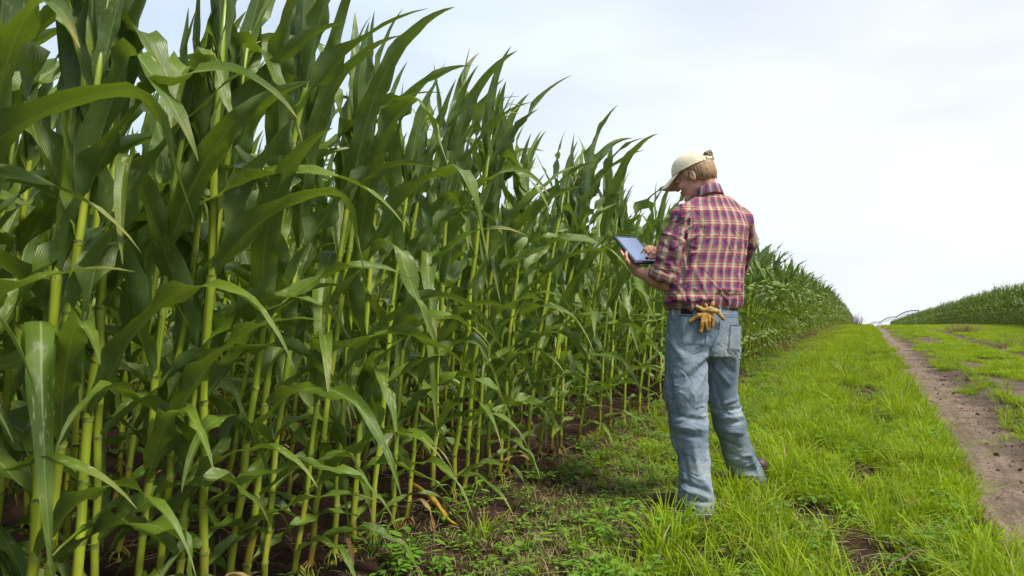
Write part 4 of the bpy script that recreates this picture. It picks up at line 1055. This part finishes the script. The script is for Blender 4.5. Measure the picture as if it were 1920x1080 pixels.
# sleeve mouth: plane cuts away what passes the cuff
CN = (P(1206, 520, 3.7) - P(1246, 500, 3.63)); CN = P(1228, 545, 3.68) - P(1245, 490, 3.64); CN /= np.linalg.norm(CN)
cc = P(1243, 522, 3.65)
S_.halfspace_cut(cc, CN, cc - np.array([.2, .2, .2]), cc + np.array([.12, .2, .08]), .006)
S_.stack(tor, .03, 2.35)
S_.chain([P(1306, 388, 3.66), P(1280, 406, 3.62)], [.050, .060], .035); S_.chain([P(1362, 386, 3.73), P(1390, 412, 3.76)], [.050, .058], .035)
CU = LE + .10 * (LW - LE)
V, F = S_.mesh(2); N = vnormals(V, F)
fl = [((1293, 402), (1282, 450), .012, -.012), ((1300, 405), (1296, 455), .013, .008), ((1288, 445), (1290, 500), .011, -.022), ((1283, 470), (1276, 525), .010, -.016),
 ((1290, 452), (1308, 440), .010, .008), ((1292, 462), (1306, 470), .010, -.009), ((1294, 478), (1310, 470), .010, .008),
 ((1270, 560), (1300, 500), .014, .010), ((1262, 560), (1290, 512), .012, -.010), ((1284, 572), (1322, 520), .014, .006), ((1280, 540), (1292, 568), .012, -.007),
 ((1240, 430), (1262, 450), .013, .008), ((1236, 455), (1266, 478), .012, -.009), ((1234, 480), (1262, 500), .013, .009), ((1250, 440), (1268, 520), .014, -.008),
 ((1246, 500), (1270, 516), .011, -.009), ((1310, 570), (1318, 540), .012, -.008), ((1330, 572), (1345, 520), .016, .006), ((1352, 574), (1356, 530), .014, -.006),
 ((1370, 572), (1384, 520), .015, .008), ((1384, 570), (1396, 500), .012, -.007), ((1370, 420), (1386, 480), .016, -.006), ((1330, 420), (1340, 500), .02, .003),
 ((1395, 430), (1402, 480), .012, -.008), ((1300, 395), (1370, 392), .012, .004),
 ((1300, 500), (1330, 560), .012, .006), ((1308, 480), (1296, 540), .012, -.008), ((1335, 440), (1300, 500), .014, .005), ((1360, 500), (1335, 560), .013, .006), ((1368, 470), (1350, 560), .010, -.006),
 ((1345, 540), (1390, 545), .010, .006), ((1340, 553), (1392, 556), .009, -.006), ((1290, 555), (1340, 562), .010, .006), ((1262, 548), (1286, 565), .011, .008), ((1250, 556), (1270, 570), .010, -.008),
 ((1240, 445), (1230, 500), .012, .007), ((1262, 425), (1246, 470), .012, -.007), ((1270, 450), (1254, 510), .010, .008), ((1238, 490), (1266, 486), .009, -.007), ((1236, 502), (1264, 508), .009, .007),
 ((1378, 500), (1392, 560), .012, .006), ((1310, 410), (1320, 450), .012, -.004), ((1380, 440), (1350, 470), .016, .004)]
V = pfolds(V, N, fl, 1.1); N = vnormals(V, F); V = V + N * (.0040 * fbm(V * np.array([11, 11, 7.]), 3, 16))[:, None]; N = vnormals(V, F)
_z = V[:, 2]; _x = (V - P(1287, 450, 3.6)) @ RH; wt = .35 + np.exp(-((_z - 1.09) / .06) ** 2) + .9 * (_x < .02) + .5 * np.exp(-(_x / .06) ** 2)
V = creases(V, N, 12, 3.0, .0085, .09, 161, wt, -.9); N = vnormals(V, F); V = creases(V, N, 20, 3.0, .0050, .11, 175, wt, .5); N = vnormals(V, F)
V = creases(V, N, 14, 3.4, .0050, .09, 188, 1., 1.35); N = vnormals(V, F)
# cloth coordinates: round the torso, along the sleeves
cxy = np.array([[t_[0][0], t_[0][1]] for t_ in tor]); cz_ = np.array([t_[0][2] for t_ in tor]); o_ = np.argsort(cz_)
def cloth_uv(pts):
    c = np.stack([np.interp(pts[:, 2], cz_[o_], cxy[o_, 0]), np.interp(pts[:, 2], cz_[o_], cxy[o_, 1])], -1)
    d_ = pts[:, :2] - c; u = d_ @ BF[:2, 0]; v_ = d_ @ BF[:2, 1]
    a = np.arctan2(u, -v_)                      # zero at the middle of the back
    s = np.sqrt((u * .82) ** 2 + v_ ** 2)
    uu = a * .165 + 0; uu = np.where(np.abs(a) < 1.2, .5 * uu + .5 * np.clip(u, -.2, .2) * 1.05, .5 * uu + .5 * np.sign(a) * (np.abs(np.clip(u, -.2, .2)) * 1.05 + .0))
    return np.stack([uu + 10, pts[:, 2] + 10 + .15 * 0], -1)
def sleeve_uv(pts, A0, A1, off):
    ax_ = (A1 - A0) / np.linalg.norm(A1 - A0); q_ = pts - A0; t = q_ @ ax_; rd = q_ - t[:, None] * ax_
    e2 = -FH + .2 * RH; e2 = e2 - ax_ * e2.dot(ax_); e2 /= np.linalg.norm(e2); e1 = np.cross(ax_, e2); return np.stack([np.arctan2(rd @ e1, rd @ e2) * .066 + 10 + off, t + 10], -1), t, np.linalg.norm(rd, axis=1)
fc = V[F].mean(1)
uvt = cloth_uv(V); uvl, tl, dl = sleeve_uv(V, LS, LE + np.array([0, 0, -.04]), .02); uvr, tr_, dr2 = sleeve_uv(V, RS, RE, .03)
_, ft, fd = sleeve_uv(fc, LS, LE, 0); rel = (fc - P(1334, 450, 3.675)) @ BF[:, 0]
isl = ((fc - P(1292, 410, 3.60)) @ RH < (fc[:, 2] - P(1292, 410, 3.6)[2]) * .19) & (fc[:, 2] > float(P(1287, 533, 3.6)[2])) & (fd < .16) & (ft > -.01)
_, frt, frd = sleeve_uv(fc, RS, RE, 0); isr = (frd < .085) & (frt > .02) & (((fc - RS) @ RH > .01) | ((fc - RS) @ FH > .05))
lu = uvt[F].copy(); lu[isl] = uvl[F[isl]]; lu[isr] = uvr[F[isr]]
fixw = lu[..., 0].max(1) - lu[..., 0].min(1) > .2; lu[fixw] = lu[fixw][:, :1]
shirt = part('shirt', V, F, M_PLAID, uv=lu.reshape(-1, 2)); SV, SN = V, N
M_PSEAM = simple('shirt_seam', (.30, .16, .17), .9, 200, .5)
# yoke and armhole seams
seamline('seam', [(1279, 400), (1307, 386), (1327, 379), (1353, 378), (1380, 385), (1394, 394)], shirt, M_PSEAM, .0013, 40, SV, SN, .0005)
# collar
cb, cpts = neckb, []
cf = frame(R(-22), R(-20)); cen = P(1327, 366, 3.70)
nA = 40
for lv, (rx, ry, dz) in enumerate(((.076, .074, -.012), (.076, .074, .006), (.071, .069, .028), (.069, .067, .034), (.072, .070, .034), (.080, .079, .010), (.088, .090, -.014), (.087, .089, -.024))):
    for i in range(nA):
        a = (i / (nA - 1) - .5) * 2 * 2.75; x = rx * math.sin(a); y = -ry * math.cos(a)
        cpts.append(cen + cf[:, 0] * x + cf[:, 1] * y + UP * (dz - .020 * (1 - math.cos(a)) / 2) )
cpts = np.array(cpts); cu = np.stack([np.tile(np.linspace(-.26, .26, nA), 8) + 10.02, np.repeat(np.linspace(0, .07, 8), nA) + 10.03], -1)
col = part('collar', cpts, grid_faces(8, nA), M_PLAID, shirt, uv=cu)
# rolled cuff
ce1 = np.cross(CN, UP + .2 * FH); ce1 /= np.linalg.norm(ce1); ce2 = np.cross(CN, ce1); cv, cuv = [], []
ring_c = []
for i in range(36):
    a = i / 36 * 2 * math.pi; tgt = cc - CN * .012 + .075 * (math.cos(a) * ce1 + math.sin(a) * ce2)
    m_ = (np.abs((SV - cc + CN * .012) @ CN) < .014) & (np.linalg.norm(SV - cc, axis=1) < .13); q_ = SV[m_]; ring_c.append(q_[np.argmin(((q_ - tgt) ** 2).sum(1))])
ring_c = np.array(ring_c)
for _ in range(4): ring_c = .5 * ring_c + .25 * (np.roll(ring_c, 1, 0) + np.roll(ring_c, -1, 0))
cm = ring_c.mean(0)
for k_, (out, al) in enumerate(((.004, -.034), (.009, -.030), (.011, -.010), (.011, .010), (.006, .020), (-.002, .018), (-.004, .0))):
    for i in range(36):
        d_ = ring_c[i] - cm; d_ -= CN * d_.dot(CN); d_ /= np.linalg.norm(d_)
        cv.append(ring_c[i] + d_ * (out + .002 * math.sin(i * 1.9)) + CN * (al + .0025 * math.sin(i * 1.1 + k_))); cuv.append((i / 36 * .47 + 10, 10 + k_ * .012 + .02))
part('cuff', np.array(cv), grid_faces(7, 36, True), M_PLAID, shirt, uv=np.array(cuv))

# --- tablet
def slab(o, a, b, n_, la, lb, th, rad, ns=6):
    ol = []
    for cx_, cy_, a0 in ((la - rad, lb - rad, 0), (rad, lb - rad, 90), (rad, rad, 180), (la - rad, rad, 270)):
        for i in range(ns): t = R(a0 + 90 * i / (ns - 1)); ol.append((cx_ + rad * math.cos(t), cy_ + rad * math.sin(t)))
    ol = np.array(ol); c_ = ol.mean(0); m_ = len(ol); bev = min(th * .3, .0025); lay = [(1 - bev / la * 2, 0), (1, bev), (1, th - bev), (1 - bev / la * 2, th)]; v = []
    for s_, z in lay:
        for q_ in ol: q2 = c_ + (q_ - c_) * s_; v.append(o + a * q2[0] + b * q2[1] + n_ * z)
    return np.array(v), grid_faces(4, m_, True) + [tuple(range(m_))[::-1], tuple(range(3 * m_, 4 * m_))]
tb = empty('tablet', T(0, 0, 0), label='black tablet computer held in the man\'s hands, pale blue screen lit', cat='tablet')
TB0 = T(0, 0, 0)
def tpart(name, v, f, mat, parent=tb, smooth=False): return obj(name, mesh(name, np.asarray(v) - TB0, f, mat, None, smooth), parent)
v, f = slab(T(0, 0, -.006), ts, tt, tn, TS, TT, .011, .012); tpart('casing', v, f, M_BLACK)
v, f = slab(T(.004, .004, .0052), ts, tt, tn, TS - .008, TT - .008, .0008, .010); tpart('bezel', v, f, simple('bezel', (.02, .03, .05), .15, 10, .05, .6, 0))
ms = Mat('tablet_screen'); ms.base((.06, .09, .15), .12, .6); ms.b.inputs['Emission Color'].default_value = (.33, .40, .58, 1); ms.b.inputs['Emission Strength'].default_value = .50
v, f = slab(T(.018, .022, .0064), ts, tt, tn, TS - .036, TT - .042, .0005, .001, 2); tpart('screen', v, f, ms.m)
# --- stylus
sy = Vol(T(.12, .04, .03) - .07, T(.12, .04, .03) + .07, .0028); sy.chain([T(.104, .034, .012), T(.118, .032, .024), T(.150, .030, .048)], [.0075, .0055, .0045], .004); sy.ell(T(.103, .034, .014), (.010, .010, .009), None, .004)
v, f = sy.mesh(1); c_ = T(.12, .04, .03); obj('stylus', mesh('stylus', v - c_, f, M_BLACK), None, c_, label='short black stylus between the fingers above the tablet screen', cat='stylus')
# --- phone in the back pocket
pc = cast(JV, JN, 1288, 583, .003); ph = frame(R(10), R(8), R(-6))
v, f = slab(pc - ph[:, 0] * .030 - ph[:, 2] * .016, ph[:, 0], ph[:, 2], -ph[:, 1], .060, .040, .006, .006)
phone = obj('phone', mesh('phone', v - pc, f, M_PHONE, None, False), None, pc, label='black phone sticking out of the jeans back pocket', cat='phone')
v, f = slab(pc - ph[:, 0] * .030 + ph[:, 2] * .012 - ph[:, 1] * .0062, ph[:, 0], ph[:, 2], -ph[:, 1], .010, .006, .001, .002); obj('camera_lens', mesh('camera_lens', v - pc, f, M_METAL, None, False), phone)
# --- work gloves
def glove(pieces, mat, label, seed):
    c0 = cast(JV, JN, 1322, 585, .03); g_ = Vol(c0 - .16, c0 + .16, .0028)
    for pts_, rad_ in pieces:
        w_ = [cast(JV, JN, x_, y_, l_) for x_, y_, l_ in pts_]; g_.chain(w_, rad_, .0025)
    v, f = g_.mesh(1); N_ = vnormals(v, f); v = v + N_ * (.0016 * fbm(v * 70, 3, seed))[:, None]; v = creases(v, vnormals(v, f), 60, 1.5, -.0022, .12, seed + 40)
    return obj('work_glove', mesh('work_glove', v - c0, f, mat), None, c0, label=label, cat='glove', group='work gloves stuffed in the back pocket')
glove([([(1320, 588, .018), (1307, 593, .026), (1294, 603, .018)], [.013, .0125, .0098]), ([(1316, 590, .02), (1312, 606, .030), (1311, 622, .022)], [.013, .0118, .0100]),
       ([(1321, 590, .022), (1319.5, 604, .036), (1319.5, 617, .032)], [.012, .0098, .0086]), ([(1325, 590, .022), (1326.5, 603, .034), (1326.5, 617, .028)], [.012, .0098, .0084]),
       ([(1329, 588, .02), (1333, 600, .026), (1333, 612, .022)], [.010, .0095, .0080]), ([(1321, 592, .020), (1321, 576, .016)], [.015, .010])], M_GLOVE, 'golden brown leather glove hanging fingers down from the jeans pocket', 5)
glove([([(1326, 583, .030), (1338, 587, .036), (1351, 599, .026)], [.014, .0130, .0100]), ([(1328, 580, .022), (1332, 573, .030), (1333, 567, .026)], [.0095, .0110, .0105]),
       ([(1322, 582, .024), (1320, 574, .030), (1319, 566, .024)], [.008, .0082, .0072]), ([(1320, 584, .020), (1311, 580, .030), (1306, 577, .026)], [.010, .0118, .0115]),
       ([(1314, 584, .030), (1326, 580, .036), (1336, 581, .034)], [.008, .010, .009])], M_GLOVE2, 'pale tan leather glove folded on top, fingers pointing up and sideways', 9)

# ------------------------------------------------------------------ small things on and round the ground
def gz1(x, y): return float(zg(np.array([x]), np.array([y]))[0])
def gpt(px, py):
    """ground point under a pixel"""
    D = 1280. / (py - 590)
    for _ in range(12):
        p = P(px, py, D); D += (p[2] - gz1(p[0], p[1])) * FOC / (py - 590)
    p[2] = gz1(p[0], p[1]); return p
# withered yellow leaf hanging off an edge stalk onto the soil
a = gpt(778, 955) + UP * .16; pts_ = [P(770, 905, 3.32), P(800, 925, 3.28), P(822, 950, 3.24), P(836, 972, 3.2), P(858, 985, 3.15)]
pts_ = np.array(pts_); tq = np.linspace(0, 4, 22); cv_ = np.stack([np.interp(tq, range(5), pts_[:, i]) for i in range(3)], -1)
for _ in range(3): cv_[1:-1] = .5 * cv_[1:-1] + .25 * (cv_[2:] + cv_[:-2])
tv_, nv_, bv_ = frames(cv_); wv_ = .016 * np.sin(np.pi * np.linspace(.12, .97, 22)) ** .7; base_ = cv_[-1].copy(); vv_ = []
for i in range(22):
    s_ = RH * .75 + UP * .55; s_ = s_ - tv_[i] * s_.dot(tv_[i]); s_ /= np.linalg.norm(s_); n2 = np.cross(s_, tv_[i])
    for x in (-1, -.45, 0, .45, 1): vv_.append(cv_[i] + s_ * x * wv_[i] * (.8 + .2 * math.sin(i)) + n2 * (abs(x) ** 1.5 * wv_[i] * .8 + .002 * math.sin(i * 1.7 + x * 3)) - base_)
uv_ = np.stack([np.tile(np.linspace(0, 1, 5), 22), np.repeat(np.linspace(0, 1, 22), 5)], -1)
my = Mat('yellow_leaf'); t_ = my.n('ShaderNodeTexCoord').outputs['Object']; my.base(my.ramp(my.noise(t_, 26, 3), [(.34, (.30, .12, .02)), (.5, (.56, .33, .03)), (.68, (.64, .46, .08))]), .6, .3)
my.translucent((.6, .36, .04), .25)
obj('dry_leaf', mesh('dry_leaf', vv_, grid_faces(22, 5), my.m, uv_), None, base_, label='withered golden corn leaf arching from an edge stalk down to the soil', cat='dry leaf')
# fallen sticks
def stick(a, b, rad, label, seed, forks=2):
    r = np.random.default_rng(seed); a, b = np.array(a), np.array(b); n = 9; m_ = MB(); t = np.linspace(0, 1, n)[:, None]
    pts = a * (1 - t) + b * t + r.normal(0, rad * .9, (n, 3)); pts[:, 2] += .02 * np.sin(np.pi * t[:, 0]); v, f, uv = tube(pts - a, np.linspace(rad, rad * .5, n), 6); m_.add(v, f)
    for q in range(forks):
        i = r.integers(2, n - 2); d = (b - a) * r.uniform(.12, .3) + r.normal(0, .03, 3); d[2] = abs(d[2]) + .01; v, f, uv = tube([pts[i] - a, pts[i] - a + d * .6 + r.normal(0, .004, 3), pts[i] - a + d], [rad * .6, rad * .45, rad * .25], 5); m_.add(v, f)
    obj('stick', m_.me('stick', [M_TWIG]), None, a, label=label, cat='stick')
up_ = np.array([0, 0, .022])
stick(gpt(1660, 1078) + up_, gpt(1745, 1040) + up_, .0055, 'bare grey stick in the grass at the lower right', 3)
stick(gpt(1536, 975) + up_, gpt(1570, 1000) + up_, .004, 'short brown stick by the bare soil patch', 4, 1)
stick(gpt(1722, 745) + up_, gpt(1768, 775) + up_, .006, 'dark twig lying on the near edge of the dirt track', 6)
stick(gpt(1870, 940) + up_, gpt(1900, 935) + up_, .004, 'small twig on the pale dirt track', 9, 1)
# bigger clumps of grass
def clump(px, py, n, h, label, seed, mats=None):
    p = gpt(px, py); mm_ = tuft(seed, n, .05 + .0006 * n, h * .5, h, .0034, mats or [M_GRASS, M_STRAW], .62, .02); mm_.name = 'grass_clump'
    obj('grass_clump', mm_, None, p, label=label, cat='grass clump', group='taller clumps of grass')
clump(1262, 1010, 90, .24, 'tall bright grass clump in front of the man\'s left foot', 301)
clump(1242, 1055, 80, .24, 'broad grass clump at the bottom edge below the man', 302)
clump(1388, 932, 60, .20, 'grass clump between the man\'s feet and right heel', 303)
clump(1555, 1010, 14, .26, 'few long pale blades rising beside the bare soil hole', 304)
clump(1420, 975, 60, .17, 'low grass clump right of the man\'s heel', 305)
clump(1850, 1050, 80, .2, 'grass clump at the lower right next to the track', 306)
clump(905, 1010, 26, .18, 'upright grass clump beneath the golden withered leaf', 307)
clump(1660, 985, 90, .19, 'thick grass clump right of the bare soil patch', 308)
def weedthing(px, py, n, h, label, seed, s=1.5):
    p = gpt(px, py); m_ = weed(seed, n, h); m_.name = 'weed_plant'; o = obj('weed_plant', m_, None, p, label=label, cat='weed', group='broad-leaved weeds at the field edge'); o.scale = (s, s, s)
weedthing(700, 1040, 16, .10, 'leafy weed at the foot of the edge corn, bottom left of the verge', 401)
weedthing(770, 1060, 14, .09, 'broad-leaved weed at the bottom edge below the withered leaf', 402)
weedthing(880, 965, 9, .11, 'upright pale weed touching the tip of the withered leaf', 403)
weedthing(985, 1040, 12, .09, 'leafy weed on bare soil at the bottom middle', 404)
weedthing(1065, 905, 12, .10, 'leafy weed under the corn row midway to the man', 405)
weedthing(1205, 1030, 10, .09, 'pale-leaved weed left of the tall grass clump', 406)
weedthing(1500, 1035, 14, .10, 'bushy weed beside the bare soil hole at lower right', 407, 1.6)
# clods and straw litter
cl = []
for i in range(5):
    b_ = Vol([-1.3] * 3, [1.3] * 3, .3); rr = np.random.default_rng(i); b_.ell([0, 0, 0], [1, .8, .6], None, .1); b_.ell(rr.normal(0, .4, 3), [.6, .6, .5], None, .3); v, f = b_.mesh(1); v = v + .18 * noise(v * 1.6, i)[:, None] * v
    cl.append(mesh('clod', v, f, M_SOIL))
r = np.random.default_rng(77); n = 8200; x = r.uniform(-4.5, .4, n); y = 1.2 + 12 * r.random(n) ** 1.5; s_ = r.lognormal(-5.0, .55, n)
x[:3500] = np.clip(r.normal(1.15, .2, 3500), .55, 1.5); y[:3500] = 2 + 14 * r.random(3500) ** 1.4; s_[:3500] *= .75
scatter('soil_clods', np.stack([x, y, zg(x, y) + s_ * .15], -1), r.uniform(0, 6.28, (n, 3)), np.repeat(s_[:, None], 3, 1), r.integers(0, 5, n), cl, label='crumbs and clods of dark soil', cat='clods', kind='stuff')
lt = []
for i in range(5):
    rr = np.random.default_rng(50 + i); m_ = MB()
    for q in range(4):
        a = rr.normal(0, .05, 3); a[2] = abs(a[2]) * .2 + .004; d = rr.normal(0, .05, 3); d[2] = abs(d[2]) * .25; v, f, uv = tube([a, a + d * .5 + rr.normal(0, .006, 3), a + d], [.0016, .0016, .0008], 4); m_.add(v, f)
    lt.append(m_.me('straw', [M_STRAW]))
n = 800; x = r.uniform(-3.2, .5, n); y = 1.6 + 10 * r.random(n) ** 1.5
scatter('straw_litter', np.stack([x, y, zg(x, y)], -1), np.stack([0 * x, 0 * x, r.uniform(0, 6.28, n)], -1), np.repeat(r.uniform(.5, 1.3, n)[:, None], 3, 1), r.integers(0, 5, n), lt, label='dead straw and stalk bits littering the soil', cat='litter', kind='stuff')
# dead bushes near the crest and at the right field
def bush(p, h, wd, n, label, seed, col):
    r = np.random.default_rng(seed); m_ = MB()
    for i in range(n):
        a = r.uniform(0, 6.28); q = r.random() ** .5; b0 = np.array([math.cos(a), math.sin(a), 0]) * wd * .35 * q; top = b0 * r.uniform(1.2, 2.6) + UP * h * r.uniform(.5, 1) * (1.1 - .4 * q)
        md_ = .5 * (b0 + top) + r.normal(0, .04 * h, 3); v, f, uv = tube([b0 - UP * .03, md_, top], [.010 * h, .007 * h, .003 * h], 4); m_.add(v, f)
        for k in range(3):
            s0 = md_ + (top - md_) * r.random(); v, f, uv = tube([s0, s0 + r.normal(0, .09 * h, 3) + UP * .10 * h], [.005 * h, .002 * h], 3); m_.add(v, f)
    obj('dead_bush', m_.me('dead_bush', [simple('dry_twigs', col, .9)]), None, p, label=label, cat='bush')
b = P(1606, 606, 44); b[2] = gz1(b[0], b[1]); bush(b, .85, .7, 60, 'bare grey-brown bush at the crest beside the left corn', 21, (.21, .14, .12))
b = P(1803, 618, 27); b[2] = gz1(b[0], b[1]); bush(b, .45, 1.1, 150, 'low reddish brown dead shrub before the right-hand corn', 22, (.24, .12, .085))
b = P(1880, 640, 17); b[2] = gz1(b[0], b[1]); bush(b, .30, 1.4, 120, 'dry brown weeds in the grass near the far right', 23, (.20, .13, .09))
# centre-pivot irrigation machine beyond the crest
joints = [P(1722, 582, 150), P(1681, 594, 192), P(1650, 604, 240), P(1630, 608, 290)]
pv = empty('irrigation_pivot', (joints[1][0], joints[1][1], gz1(joints[1][0], joints[1][1])), label='long arched irrigation pipe rising behind the right-hand corn', cat='irrigation machine')
PO = np.array(pv.location); M_GALV = simple('galvanised_steel', (.07, .065, .07), .6, 2, .1, .4, 0)
for i in range(3):
    a, b = joints[i], joints[i + 1]; t = np.linspace(0, 1, 17); arch = a * (1 - t)[:, None] + b * t[:, None] + UP * ((.55, .55, .45)[i] * np.sin(np.pi * t))[:, None]
    v, f, uv = tube(arch - PO, .12, 6); sp_ = obj('pipe_span', mesh('pipe_span', v, f, M_GALV, uv), pv); m_ = MB()
    for k in range(0, 16, 2):
        lowp = (arch[k] + arch[k + 2]) / 2 - UP * .8
        for q in (arch[k], arch[k + 2]): v, f, uv = tube([q - PO, lowp - PO], .030, 4); m_.add(v, f)
        if k: v, f, uv = tube([prev - PO, lowp - PO], .04, 4); m_.add(v, f)
        prev = lowp
    obj('truss', m_.me('truss', [M_GALV]), sp_)
for jn in joints[:3]:
    g0 = gz1(jn[0], jn[1]); m_ = MB(); dy_ = np.array([.9, .3, 0]) * 1.8
    for s_ in (-1, 1): v, f, uv = tube([jn - PO, np.array([jn[0], jn[1], g0]) + s_ * dy_ - PO], .07, 5); m_.add(v, f)
    obj('tower', m_.me('tower', [M_GALV]), pv)
